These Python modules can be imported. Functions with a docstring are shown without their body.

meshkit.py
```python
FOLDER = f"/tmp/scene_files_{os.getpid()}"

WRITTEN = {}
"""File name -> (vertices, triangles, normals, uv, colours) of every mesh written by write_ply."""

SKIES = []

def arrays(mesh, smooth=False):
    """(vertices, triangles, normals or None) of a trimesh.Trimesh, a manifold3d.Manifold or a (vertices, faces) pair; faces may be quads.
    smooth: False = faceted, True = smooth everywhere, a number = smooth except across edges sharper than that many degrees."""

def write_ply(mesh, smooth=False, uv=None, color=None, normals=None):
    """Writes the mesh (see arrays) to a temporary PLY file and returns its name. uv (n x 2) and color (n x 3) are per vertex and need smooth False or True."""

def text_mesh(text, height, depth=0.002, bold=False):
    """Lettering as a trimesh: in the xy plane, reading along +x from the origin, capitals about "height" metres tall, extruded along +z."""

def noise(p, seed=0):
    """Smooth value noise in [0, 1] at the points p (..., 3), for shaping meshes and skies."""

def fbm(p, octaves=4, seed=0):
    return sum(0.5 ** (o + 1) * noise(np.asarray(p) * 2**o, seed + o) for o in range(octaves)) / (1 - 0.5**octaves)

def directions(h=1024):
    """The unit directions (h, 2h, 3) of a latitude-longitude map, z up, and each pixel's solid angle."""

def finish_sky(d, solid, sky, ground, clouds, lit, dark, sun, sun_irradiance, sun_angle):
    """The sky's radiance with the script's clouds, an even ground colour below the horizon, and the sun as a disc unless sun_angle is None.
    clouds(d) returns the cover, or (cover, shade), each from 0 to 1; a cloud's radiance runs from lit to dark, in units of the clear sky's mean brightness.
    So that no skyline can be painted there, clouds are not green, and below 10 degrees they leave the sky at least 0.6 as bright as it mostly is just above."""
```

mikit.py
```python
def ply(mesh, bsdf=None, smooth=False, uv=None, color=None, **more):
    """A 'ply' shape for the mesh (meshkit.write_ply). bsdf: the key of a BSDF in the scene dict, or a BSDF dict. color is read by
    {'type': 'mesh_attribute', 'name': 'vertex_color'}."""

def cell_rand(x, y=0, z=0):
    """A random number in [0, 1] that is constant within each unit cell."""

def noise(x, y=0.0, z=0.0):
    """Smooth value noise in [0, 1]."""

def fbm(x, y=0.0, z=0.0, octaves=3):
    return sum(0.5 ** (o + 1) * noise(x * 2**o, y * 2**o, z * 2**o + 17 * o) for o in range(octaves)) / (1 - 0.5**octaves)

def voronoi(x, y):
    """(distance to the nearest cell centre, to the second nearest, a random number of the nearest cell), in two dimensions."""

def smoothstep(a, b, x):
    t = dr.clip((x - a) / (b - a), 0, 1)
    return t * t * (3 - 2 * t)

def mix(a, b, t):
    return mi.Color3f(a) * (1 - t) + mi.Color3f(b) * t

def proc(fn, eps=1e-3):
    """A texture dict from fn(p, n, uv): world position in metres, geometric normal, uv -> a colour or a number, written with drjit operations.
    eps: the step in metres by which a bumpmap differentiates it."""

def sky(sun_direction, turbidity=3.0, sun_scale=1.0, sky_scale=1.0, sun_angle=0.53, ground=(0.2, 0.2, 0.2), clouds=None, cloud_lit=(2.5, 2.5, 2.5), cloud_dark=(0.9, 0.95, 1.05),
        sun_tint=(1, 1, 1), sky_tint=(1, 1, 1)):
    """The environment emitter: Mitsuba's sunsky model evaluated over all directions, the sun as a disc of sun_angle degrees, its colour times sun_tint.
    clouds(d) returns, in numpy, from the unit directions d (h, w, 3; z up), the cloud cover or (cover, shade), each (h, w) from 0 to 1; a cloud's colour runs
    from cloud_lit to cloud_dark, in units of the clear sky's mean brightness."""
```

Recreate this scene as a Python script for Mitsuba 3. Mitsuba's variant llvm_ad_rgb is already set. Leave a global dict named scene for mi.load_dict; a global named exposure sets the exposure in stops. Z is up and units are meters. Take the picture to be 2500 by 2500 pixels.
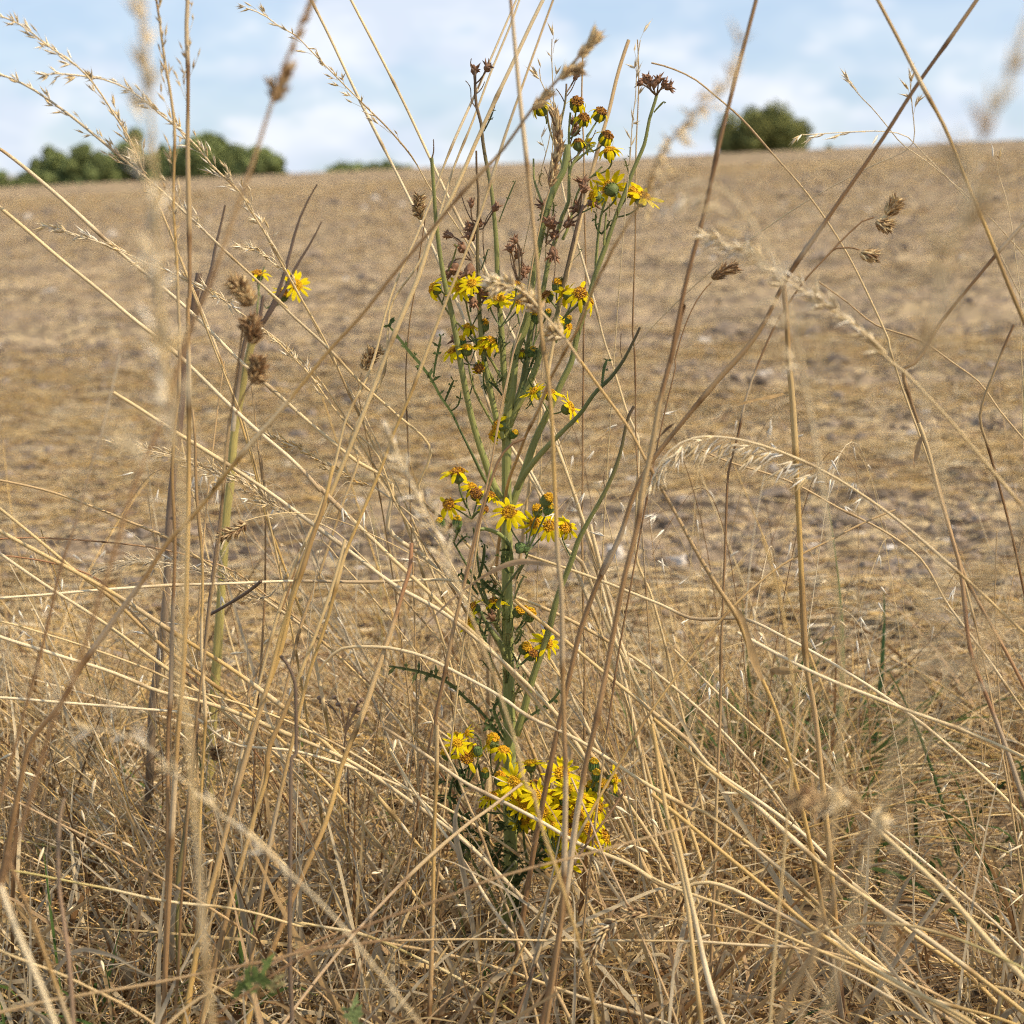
import math, random
import numpy as np
import drjit as dr
import mitsuba as mi
import mikit, meshkit
from mikit import proc, noise, fbm, voronoi, smoothstep, mix

T = mi.ScalarTransform4f
rng = np.random.RandomState(7)
scene, labels = {'type': 'scene'}, {}

# ------------------------------------------------------------------ camera, daylight, exposure
HC, PITCH, TANH, FOCUS = 0.845, math.radians(10.33), 0.2778, 1.8
FWD = np.array([0, math.cos(PITCH), -math.sin(PITCH)])
UPV = np.array([0, math.sin(PITCH), math.cos(PITCH)])
RGT = np.array([1.0, 0, 0])
CAM = np.array([0, 0, HC])
scene['camera'] = {'type': 'thinlens', 'fov': math.degrees(2 * math.atan(TANH)), 'fov_axis': 'x',
                   'aperture_radius': 0.0042, 'focus_distance': FOCUS * 1.0, 'near_clip': 0.05, 'far_clip': 3000.0,
                   'to_world': T().look_at(origin=CAM.tolist(), target=(CAM + FWD).tolist(), up=[0, 0, 1])}
exposure = 1.3
SUN = (0.62, -0.30, 0.76)

def clouds(d):
    el = np.degrees(np.arcsin(np.clip(d[..., 2], -1, 1)))
    az = np.degrees(np.arctan2(d[..., 0], d[..., 1]))
    p = np.stack([az / 2.6, el / 1.25, el * 0 + 6.3], -1)
    big = meshkit.fbm(p, 5, 11)
    low = np.clip(1 - el / 14.0, 0, 1)
    cover = np.clip((big - 0.50 + 0.16 * low) / 0.22, 0, 1)
    cover = cover * cover * (3 - 2 * cover)
    shade = np.clip((meshkit.fbm(p * np.array([1.3, 1.5, 1]) + 9.7, 4, 5) - 0.35) / 0.35, 0, 1)
    return 0.40 + 0.52 * cover, shade

scene['sky'] = mikit.sky(SUN, turbidity=3, sun_scale=1.3, sun_tint=(1.0, 0.985, 0.955), sky_scale=1.5, clouds=clouds, cloud_lit=(2.75, 2.85, 3.02), cloud_dark=(2.2, 2.42, 2.80), sky_tint=(0.93, 1.03, 1.10), ground=(0.3, 0.24, 0.16))

# ------------------------------------------------------------------ materials
VC = {'type': 'mesh_attribute', 'name': 'vertex_color'}
scene['stalk_material'] = {'type': 'twosided', 'b': {'type': 'principled', 'base_color': VC, 'roughness': 0.55, 'specular': 0.35}}
scene['blade_material'] = {'type': 'principledthin', 'base_color': VC, 'roughness': 0.6, 'spec_trans': 0.0, 'diff_trans': 0.7}
scene['leaf_material'] = {'type': 'principledthin', 'base_color': VC, 'roughness': 0.5, 'spec_trans': 0.0, 'diff_trans': 0.35}
scene['petal_material'] = {'type': 'principledthin', 'base_color': VC, 'roughness': 0.6, 'spec_trans': 0.0, 'diff_trans': 0.6}

def soil_colour(p, n, uv):
    a = fbm(p.x * 3.1, p.y * 3.1, 0.0, 4)
    b = fbm(p.x * 26, p.y * 26, 3.0, 3)
    s = fbm(p.x * 0.9 + 5, p.y * 2.3, 7.0, 4)
    s2 = noise(p.x * 13, p.y * 40 + 3 * noise(p.x * 5, p.y * 5, 1.0), 2.0)
    c = mix([0.085, 0.066, 0.048], [0.265, 0.205, 0.140], smoothstep(0.34, 0.66, a * 0.5 + b * 0.5))
    s3 = noise(p.x * 31, p.y * 75 + 5 * noise(p.x * 11, p.y * 11, 4.0), 6.0)
    straw = smoothstep(0.52, 0.64, s * 0.30 + s2 * 0.35 + s3 * 0.35)
    return mix(c, [0.46, 0.36, 0.205], straw * 0.8)

def soil_height(p, n, uv):
    return 0.02 * fbm(p.x * 22, p.y * 22, 0.0, 4)

scene['soil_material'] = {'type': 'twosided', 'b': {'type': 'bumpmap', 't': proc(soil_height), 'scale': 1.0,
                          'b': {'type': 'principled', 'base_color': proc(soil_colour), 'roughness': 0.95, 'specular': 0.1}}}

def litter_colour(p, n, uv):
    a = fbm(p.x * 60, p.y * 60, 0.0, 3)
    b = fbm(p.x * 7, p.y * 7, 2.0, 3)
    return mix([0.06, 0.042, 0.024], [0.24, 0.17, 0.095], smoothstep(0.3, 0.7, 0.5 * a + 0.5 * b))
scene['litter_material'] = {'type': 'twosided', 'b': {'type': 'principled', 'base_color': proc(litter_colour), 'roughness': 0.95, 'specular': 0.1}}

def flint_colour(p, n, uv):
    a = fbm(p.x * 55, p.y * 55, p.z * 55, 4)
    return mix([0.42, 0.38, 0.33], [0.72, 0.69, 0.64], smoothstep(0.35, 0.6, a))
scene['flint_material'] = {'type': 'principled', 'base_color': proc(flint_colour), 'roughness': 0.6}
scene['bark_material'] = {'type': 'principled', 'base_color': {'type': 'rgb', 'value': [0.11, 0.085, 0.06]}, 'roughness': 0.9}

# ------------------------------------------------------------------ helpers
def unit(v):
    v = np.asarray(v, float)
    return v / np.maximum(np.linalg.norm(v, axis=-1, keepdims=True), 1e-12)

K0, K1, YF, CREST = 0.01405, 0.046, 2.72, 115.0
def field_z(x, y):
    x, y = np.asarray(x, float), np.asarray(y, float)
    t = np.clip(y - YF, 0, None)
    z = K0 * t + K1 * np.clip(x, -90, 90) * np.clip(t / 12.0, 0, 1)
    return z - 0.0011 * np.clip(y - CREST, 0, 160) ** 2

CROPS = {0: (0, 0, 2500 / 1932)}
for i, (ox, oy, w) in enumerate([(950, 100, 750), (950, 650, 750), (950, 1250, 750), (950, 1750, 750), (0, 0, 750), (300, 450, 750), (1600, 0, 900), (1600, 800, 900),
                                 (0, 1000, 750), (0, 1750, 750), (500, 1100, 750), (500, 1800, 700), (1600, 1600, 900), (1300, 2000, 500), (1250, 450, 400),
                                 (1200, 1100, 300), (1050, 1750, 500), (500, 1150, 500)]):
    CROPS[i + 1] = (ox, oy, w / 1932)

def px(crop, x, y):
    ox, oy, s = CROPS[crop]
    return ox + x * s, oy + y * s

def world(u, v, y):
    """The point at distance y in front of the camera that lies in the direction (u, v) of the 2500 pixel photograph."""
    d = FWD + RGT * ((u - 1250) / 2500 * 2 * TANH) - UPV * ((v - 1250) / 2500 * 2 * TANH)
    return CAM + d * (y / d[1])

def metres(w, y):
    return w * 2 * TANH * y / 2500

def numbered(name):
    if name not in scene and name not in used:
        return name
    k = 1
    while f'{name}_{k:03d}' in scene or f'{name}_{k:03d}' in used:
        k += 1
    return f'{name}_{k:03d}'
used = set()

def thing(name, label, cat, group=None):
    key = numbered(name)
    used.add(key)
    labels[key] = {'label': label, 'category': cat}
    if group:
        labels[key]['group'] = group
    return key

def put(parent, part, mesh, bsdf='stalk_material', smooth=True, label=None, kind=None, to_world=None):
    """mesh = (vertices, faces, colours) or a ply dict made before."""
    key = numbered(f'{parent}__{part}' if parent else part)
    d = dict(mesh) if isinstance(mesh, dict) else mikit.ply((mesh[0], mesh[1]), bsdf, smooth, color=mesh[2])
    if to_world is not None:
        d['to_world'] = T(to_world)
    scene[key] = d
    if label or kind:
        labels[key] = {k: v for k, v in (('label', label), ('kind', kind)) if v}
    return key

def setting(name, d):
    scene[name] = d
    labels[name] = {'label': name.replace('_', ' '), 'kind': 'structure'}

def join(meshes):
    v, f, c, n = [], [], [], 0
    for m in meshes:
        v.append(m[0]); f.append(m[1] + n); c.append(m[2]); n += len(m[0])
    return np.vstack(v), np.vstack(f), np.vstack(c)

def tubes(P, R, C, K=4, rib=0.0, ribs=7, squash=1.0):
    """N tapered tubes along P (N, S, 3) of radius R (N, S), coloured C (N, S, 3), closed at both ends."""
    P = np.concatenate([P[:, :1], P, P[:, -1:]], 1)
    R = np.concatenate([R[:, :1] * 0 + 1e-6, R, R[:, -1:] * 0 + 1e-6], 1)
    C = np.broadcast_to(C, (P.shape[0], P.shape[1] - 2, 3)) if C.shape[1] == 1 else C
    C = np.concatenate([C[:, :1], C, C[:, -1:]], 1)
    N, S = R.shape
    d = np.gradient(P, axis=1)
    d[:, 0], d[:, -1] = d[:, 2], d[:, -3]
    t = unit(d)
    ax = np.abs((P[:, -1] - P[:, 0]))
    ref = np.eye(3)[np.argmin(ax, 1)][:, None, :]
    n1 = unit(np.cross(t, ref))
    n2 = np.cross(t, n1)
    a = np.arange(K) * 2 * np.pi / K
    m = 1 + rib * np.cos(ribs * a)
    ring = (np.cos(a) * m)[None, None, :, None] * n1[:, :, None] + squash * (np.sin(a) * m)[None, None, :, None] * n2[:, :, None]
    V = (P[:, :, None] + ring * R[:, :, None, None]).reshape(-1, 3)
    if rib:
        cc = 1 + 1.6 * rib * np.cos(ribs * a)
        col = (C[:, :, None] * cc[None, None, :, None]).reshape(-1, 3)
    else:
        col = np.repeat(C[:, :, None], K, 2).reshape(-1, 3)
    i = np.arange(N * S * K).reshape(N, S, K)
    A, B = i[:, :-1], i[:, 1:]
    A2, B2 = np.roll(A, -1, 2), np.roll(B, -1, 2)
    F = np.concatenate([np.stack([A, B, B2], -1).reshape(-1, 3), np.stack([A, B2, A2], -1).reshape(-1, 3)])
    return V, F, col

def ribbons(P, W, side, C, fold=0.25):
    """N blades along P (N, S, 3), half width W (N, S) towards side (N, S, 3), creased along the middle."""
    N, S = W.shape
    t = unit(np.gradient(P, axis=1))
    side = unit(side - (side * t).sum(-1, keepdims=True) * t)
    nr = np.cross(t, side)
    V = np.stack([P - side * W[..., None], P + nr * (W * fold)[..., None], P + side * W[..., None]], 2).reshape(-1, 3)
    C = np.broadcast_to(C, (N, S, 3))
    mid = C * 0.9
    col = np.stack([C, mid, C], 2).reshape(-1, 3)
    i = np.arange(N * S * 3).reshape(N, S, 3)
    F = []
    for k in (0, 1):
        a, b, c, d = i[:, :-1, k], i[:, 1:, k], i[:, 1:, k + 1], i[:, :-1, k + 1]
        F += [np.stack([a, b, c], -1).reshape(-1, 3), np.stack([a, c, d], -1).reshape(-1, 3)]
    return V, np.concatenate(F), col

def spline(pts, n):
    """A smooth curve through pts, n points evenly spaced."""
    from scipy.interpolate import PchipInterpolator
    pts = np.asarray(pts, float)
    s = np.concatenate([[0], np.cumsum(np.maximum(np.linalg.norm(np.diff(pts, axis=0), axis=1), 1e-6))])
    f = PchipInterpolator(s, pts, axis=0)
    q = f(np.linspace(0, s[-1], 8 * n))
    l = np.concatenate([[0], np.cumsum(np.linalg.norm(np.diff(q, axis=0), axis=1))])
    u = np.linspace(0, l[-1], n)
    return np.stack([np.interp(u, l, q[:, k]) for k in range(3)], 1), l[-1]

COL = {'white': (0.80, 0.74, 0.60), 'pale': (0.64, 0.49, 0.25), 'cream': (0.73, 0.615, 0.40), 'gold': (0.53, 0.355, 0.125), 'tan': (0.47, 0.33, 0.165), 'brown': (0.235, 0.138, 0.064),
       'umber': (0.33, 0.205, 0.095), 'red': (0.34, 0.175, 0.085), 'dark': (0.135, 0.092, 0.060), 'grey': (0.49, 0.42, 0.29), 'greenish': (0.40, 0.34, 0.12), 'olive': (0.17, 0.17, 0.06),
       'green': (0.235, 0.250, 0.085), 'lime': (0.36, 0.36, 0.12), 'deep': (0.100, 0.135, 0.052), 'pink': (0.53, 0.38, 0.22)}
def colour(c):
    return np.array(COL[c] if isinstance(c, str) else c, float)

def pixel_path(segs, y0, y1):
    """Pixels of the photograph, from the tip down, as points between the distances y0 (tip) and y1 (foot)."""
    uv = []
    for s in segs:
        for k in range(1, len(s), 2):
            uv.append(px(s[0], s[k], s[k + 1]))
    uv = np.array(uv)
    l = np.concatenate([[0], np.cumsum(np.linalg.norm(np.diff(uv, axis=0), axis=1))])
    l /= l[-1]
    return np.array([world(u, v, y0 + (y1 - y0) * s) for (u, v), s in zip(uv, l)]), uv

def to_ground(P):
    """The rest of a stalk, from its last point on the picture down to the soil."""
    p, d = P[-1].copy(), unit(P[-1] - P[-2])
    out = []
    for _ in range(60):
        d = unit(d + np.array([0, 0, -0.07 if d[2] < -0.3 else -0.16]))
        p = p + d * 0.04
        out.append(p.copy())
        if p[2] < -0.01:
            break
    return np.array(out)

def stem_mesh(P, w0, w1, cols, K=7, nodes=True, seed=0, y=1.8):
    r_ = np.random.RandomState(seed)
    n = int(np.clip(np.linalg.norm(np.diff(P, axis=0), axis=1).sum() / 0.011, 14, 120))
    Q, L = spline(P, n)
    s = np.linspace(0, 1, n)
    Q = Q + (meshkit.noise(np.stack([s * L * 14, s * 0 + seed, s * 0], 1))[:, None] - 0.5) * 0.0032 * r_.normal(0, 1, 3)
    rad = np.interp(s, [0, 1], [w0, w1]) * 0.5
    cs = np.array([colour(c) for c in cols])
    C = np.stack([np.interp(s, np.linspace(0, 1, len(cs)), cs[:, k]) for k in range(3)], 1)
    tone = 0.80 + 0.40 * meshkit.fbm(np.stack([s * L * 26, s * 0 + seed * 3.7, s * 0 + 1.5], 1), 3)
    C = C * tone[:, None]
    if nodes:
        at = r_.uniform(0.1, 0.25)
        while at < L:
            k = int(at / L * (n - 1))
            rad[k] *= 1.28
            C[k] *= (0.55, 0.5, 0.45)
            C[k + 1:k + 4] *= 0.86
            if r_.uniform() < 0.6:
                m = r_.randint(3, 10)
                j = slice(max(k - m, 0), k)
                rad[j] *= 1.0 + 0.28 * np.linspace(0.3, 1, len(rad[j])) * r_.uniform(0.6, 1.3)
                C[j] = C[j] * 0.45 + 0.55 * colour(['cream', 'grey', 'tan', 'brown', 'pale'][r_.randint(5)]) * r_.uniform(0.8, 1.05)
            at += r_.uniform(0.13, 0.26)
    return tubes(Q[None], rad[None], C[None], K), Q

def seeds(Q, D, L, W, C, curve=None, awn=0.0, K=4):
    """Slim pointed spikelets from Q along D."""
    n = len(Q)
    s = np.array([0, 0.18, 0.42, 0.7, 1.0, 1.0 + awn * 0.5, 1.0 + awn])
    prof = np.array([0.30, 0.85, 1.0, 0.62, 0.12 if awn else 0.04, 0.07, 0.03])
    bend = unit(np.cross(D, rng.normal(0, 1, (n, 3)))) if curve is None else curve
    P = Q[:, None] + D[:, None] * (s[None, :, None] * np.asarray(L).reshape(-1, 1, 1)) + bend[:, None] * ((s ** 2)[None, :, None] * np.asarray(L).reshape(-1, 1, 1) * 0.12)
    R = prof[None] * np.asarray(W).reshape(-1, 1)
    return tubes(P, R, C[:, None], K)

def perp(D):
    return unit(np.cross(D, rng.normal(0, 1, D.shape)))

def panicle(Q, a, b, step, branch, spike, cols, droop=0.0, spread=0.55, per=(1, 3), awn=0.25, thick=1.0, side=None):
    """An open seed head on the curve Q (tip first) between the fractions a and b: fine branchlets with spikelets."""
    n = len(Q)
    seg = np.linalg.norm(np.diff(Q, axis=0), axis=1)
    l = np.concatenate([[0], np.cumsum(seg)])
    at, out = l[-1] * a, []
    bp, bd, bl = [], [], []
    sp, sd, sl = [], [], []
    while at <= l[-1] * b:
        base = np.array([np.interp(at, l, Q[:, k]) for k in range(3)])
        ahead = np.array([np.interp(max(at - 0.01, 0), l, Q[:, k]) for k in range(3)])
        tip = unit(ahead - base) if at > 0.001 else unit(Q[0] - Q[1])
        f = (at - l[-1] * a) / max(l[-1] * (b - a), 1e-6)
        for _ in range(rng.randint(per[0], per[1] + 1)):
            o = unit(np.cross(tip, rng.normal(0, 1, 3)))
            if side is not None:
                o = unit(o + np.asarray(side) * 1.2)
            d = unit(tip + o * spread * rng.uniform(0.4, 1.3) + np.array([0, 0, -droop]))
            L = branch * (0.35 + 0.65 * min(1, f * 1.6)) * rng.uniform(0.5, 1.2)
            bp.append(base); bd.append(d); bl.append(L)
            for k in range(rng.randint(1, 4)):
                u = 1.0 if k == 0 else rng.uniform(0.35, 0.95)
                e = unit(d + rng.normal(0, 0.28, 3) + np.array([0, 0, -droop * 0.8]))
                q = base + d * L * u + np.array([0, 0, -droop]) * L * u * u * 0.4
                sp += [q, q]
                sd += [unit(e + rng.normal(0, 0.13, 3)), unit(e + rng.normal(0, 0.13, 3))]
                sl += [spike * rng.uniform(0.7, 1.2), spike * rng.uniform(0.6, 1.0)]
        at += step * rng.uniform(0.6, 1.4)
    bp, bd, bl = np.array(bp), np.array(bd), np.array(bl)
    s = np.linspace(0, 1, 5)
    P = bp[:, None] + bd[:, None] * (s[None, :, None] * bl[:, None, None]) + np.array([0, 0, -droop]) * ((s ** 2)[None, :, None] * bl[:, None, None] * 0.4)
    cs = np.array([colour(c) for c in cols])
    pick = lambda m: cs[rng.randint(0, len(cs), m)] * rng.uniform(0.8, 1.15, (m, 1))
    out.append(tubes(P, np.full((len(bp), 5), 0.00022 * thick), pick(len(bp))[:, None] * 0.9, 3))
    sp, sd, sl = np.array(sp), np.array(sd), np.array(sl)
    out.append(seeds(sp, sd, sl * 1.2, np.minimum(sl * 0.10, 0.0010) * thick, pick(len(sp)), awn=awn))
    return join(out)

def spike_head(Q, radius, count, spike, cols, lean=0.7, awn=0.3):
    """A dense seed head round the curve Q (tip first), scale upon scale."""
    n = len(Q)
    u = rng.uniform(0, 1, count)
    prof = np.sqrt(np.clip(1 - (2 * u - 1) ** 4, 0, 1))
    f = u * (n - 1)
    i = np.clip(f.astype(int), 0, n - 2)
    base = Q[i] + (Q[i + 1] - Q[i]) * (f - i)[:, None]
    tip = unit(Q[i] - Q[i + 1])
    o = unit(np.cross(tip, rng.normal(0, 1, (count, 3))))
    d = unit(tip * lean + o * rng.uniform(0.5, 1.0, (count, 1)))
    cs = np.array([colour(c) for c in cols])[rng.randint(0, len(cols), count)] * rng.uniform(0.7, 1.2, (count, 1))
    return seeds(base + o * (radius * 0.35 * prof * rng.uniform(0.3, 1, count))[:, None], d, spike * rng.uniform(0.7, 1.2, count), spike * 0.17 * np.ones(count), cs, awn=awn)

# ------------------------------------------------------------------ the ground
def grid_mesh(X, Y, Z, mat):
    n, m = X.shape
    i = np.arange(n * m).reshape(n, m)
    F = np.concatenate([np.stack([i[:-1, :-1], i[:-1, 1:], i[1:, 1:]], -1).reshape(-1, 3), np.stack([i[:-1, :-1], i[1:, 1:], i[1:, :-1]], -1).reshape(-1, 3)])
    return mikit.ply((np.stack([X, Y, Z], -1).reshape(-1, 3), F), mat, True)

ys = np.concatenate([np.geomspace(2.55, 60, 330), np.linspace(60.6, 135, 150), np.geomspace(136, 600, 40)])
aa = np.concatenate([-np.geomspace(6, 0.46, 28), np.linspace(-0.44, 0.44, 330), np.geomspace(0.46, 6, 28)])
Yg, Ag = np.meshgrid(ys, aa, indexing='ij')
Xg = Ag * Yg
def field_bumps(x, y):
    p = np.stack([x, y, x * 0], -1)
    return 0.05 * (meshkit.fbm(p * 2.2, 3, 3) - 0.5) + 0.085 * np.clip(meshkit.fbm(p * np.array([9, 9, 1]), 3, 8) - 0.5, 0, 1) + 0.022 * (meshkit.fbm(p * 30, 2, 5) - 0.5)
Zg = field_z(Xg, Yg) + np.clip((Yg - 2.6) / 0.5, 0, 1) * field_bumps(Xg, Yg) * np.clip(1.0 + (Yg - 20) / 80, 1, 1.8)
setting('stubble_field', grid_mesh(Xg, Yg, Zg, 'soil_material'))
xs = np.concatenate([np.linspace(-30, -2.2, 20), np.linspace(-2, 2, 160), np.linspace(2.2, 30, 20)])
yv = np.concatenate([np.linspace(-30, -0.2, 20), np.linspace(0, 3.0, 120)])
Xv, Yv = np.meshgrid(xs, yv)
Zv = 0.05 * (meshkit.fbm(np.stack([Xv * 6, Yv * 6, Xv * 0], -1), 3, 2) - 0.45) + 0.012
Zv = Zv - 0.35 * np.clip((Yv - 2.55 - 0.2 * (meshkit.noise(np.stack([Xv * 3, Yv, Xv * 0], -1)) - 0.5)) / 0.45, 0, 1)
setting('grass_verge', grid_mesh(Xv, Yv, Zv, 'litter_material'))

# straw litter and clods of the field
def straw_litter():
    n = 150000
    y = np.concatenate([rng.uniform(2.7, 9, n // 2), rng.uniform(2.7, 62, n - n // 2)])
    x = rng.uniform(-1, 1, n) * (0.36 * y + 0.5)
    patch = meshkit.fbm(np.stack([x * 0.7, y * 2.0, x * 0], -1), 3, 21)
    keep = rng.uniform(0, 1, n) < np.clip((patch - 0.38) / 0.18, 0.08, 1)
    x, y = x[keep], y[keep]
    n = len(x)
    L = rng.gamma(3.0, 0.021, n) * (1 + np.clip((y - 6) / 30, 0, 1.8)) + 0.012
    r = rng.uniform(0.0010, 0.0032, n) * (1 + np.clip((y - 5) / 18, 0, 2.6))
    a = rng.normal(0, 0.55, n)
    d = np.stack([np.cos(a), np.sin(a), rng.normal(0.03, 0.10, n)], -1)
    c = np.stack([x, y, field_z(x, y) + field_bumps(x, y) + rng.uniform(0.001, 0.018, n) + 0.0006 * y], -1)
    s = np.array([-0.5, 0.0, 0.5])
    bend = np.stack([rng.normal(0, 0.05, n), rng.normal(0, 0.05, n), rng.uniform(-0.05, 0.08, n)], -1)
    P = c[:, None] + d[:, None] * (s[None, :, None] * L[:, None, None]) - bend[:, None] * ((s ** 2)[None, :, None] * 4 * L[:, None, None])
    base = np.array([COL['pale'], COL['gold'], COL['tan'], COL['cream'], COL['grey'], COL['brown']])[rng.choice(6, n, p=[0.30, 0.22, 0.22, 0.08, 0.08, 0.10])]
    C = base * rng.uniform(0.60, 1.08, (n, 1))
    return tubes(P, np.repeat(r[:, None], 3, 1), C[:, None], 3, squash=0.6)
def stuff(name, mesh, mat, label, cat, smooth=True):
    put(None, name, mesh, mat, smooth)
    labels[name] = {'label': label, 'category': cat, 'kind': 'stuff'}
stuff('straw_litter', straw_litter(), 'stalk_material', 'chopped pale straw scattered over the bare brown field', 'straw')

import trimesh
ICO = [trimesh.creation.icosphere(subdivisions=k) for k in (0, 1, 2, 3)]
def lump(level, seed, squash=(1, 1, 0.7), rough=0.35):
    m = ICO[level]
    v = np.array(m.vertices)
    v = v * (1 + rough * (meshkit.fbm(v * 1.3 + seed * 5.1, 3, seed) - 0.5) * 2)[:, None] * np.array(squash)
    return v, np.array(m.faces)
def clods():
    out = []
    n = 30000
    y = np.concatenate([rng.uniform(2.7, 9, n // 2), rng.uniform(2.7, 45, n - n // 2)])
    x = rng.uniform(-1, 1, n) * (0.36 * y + 0.4)
    r = rng.gamma(1.5, 0.0036, n) * (1 + np.clip((y - 6) / 12, 0, 2.6)) + 0.003
    z = field_z(x, y) + field_bumps(x, y) - r * 0.05
    kind = rng.choice(3, n, p=[0.84, 0.13, 0.03])
    cols = np.array([(0.255, 0.197, 0.138), (0.125, 0.096, 0.07), (0.52, 0.47, 0.40)])[kind] * rng.uniform(0.75, 1.2, (n, 1))
    vs = [lump(1, k, (1, 1, 0.85), 0.95)[0] for k in range(12)]
    F = np.array(ICO[1].faces)
    which = rng.randint(0, 12, n)
    V = np.stack(vs)[which] * r[:, None, None] * rng.uniform(0.8, 1.3, (n, 1, 3)) + np.stack([x, y, z], -1)[:, None]
    m = V.shape[1]
    return V.reshape(-1, 3), (F[None] + (np.arange(n) * m)[:, None, None]).reshape(-1, 3), np.repeat(cols[:, None], m, 1).reshape(-1, 3)
stuff('soil_clods', clods(), 'stalk_material', 'small clods and crumbs of brown soil on the field', 'soil', False)

def field_at(u, v):
    """Where the line of sight through a photograph pixel meets the field."""
    lo, hi = 2.6, 110.0
    for _ in range(50):
        m = 0.5 * (lo + hi)
        p = world(u, v, m)
        if p[2] > field_z(p[0], p[1]): lo = m
        else: hi = m
    return world(u, v, lo)

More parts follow.
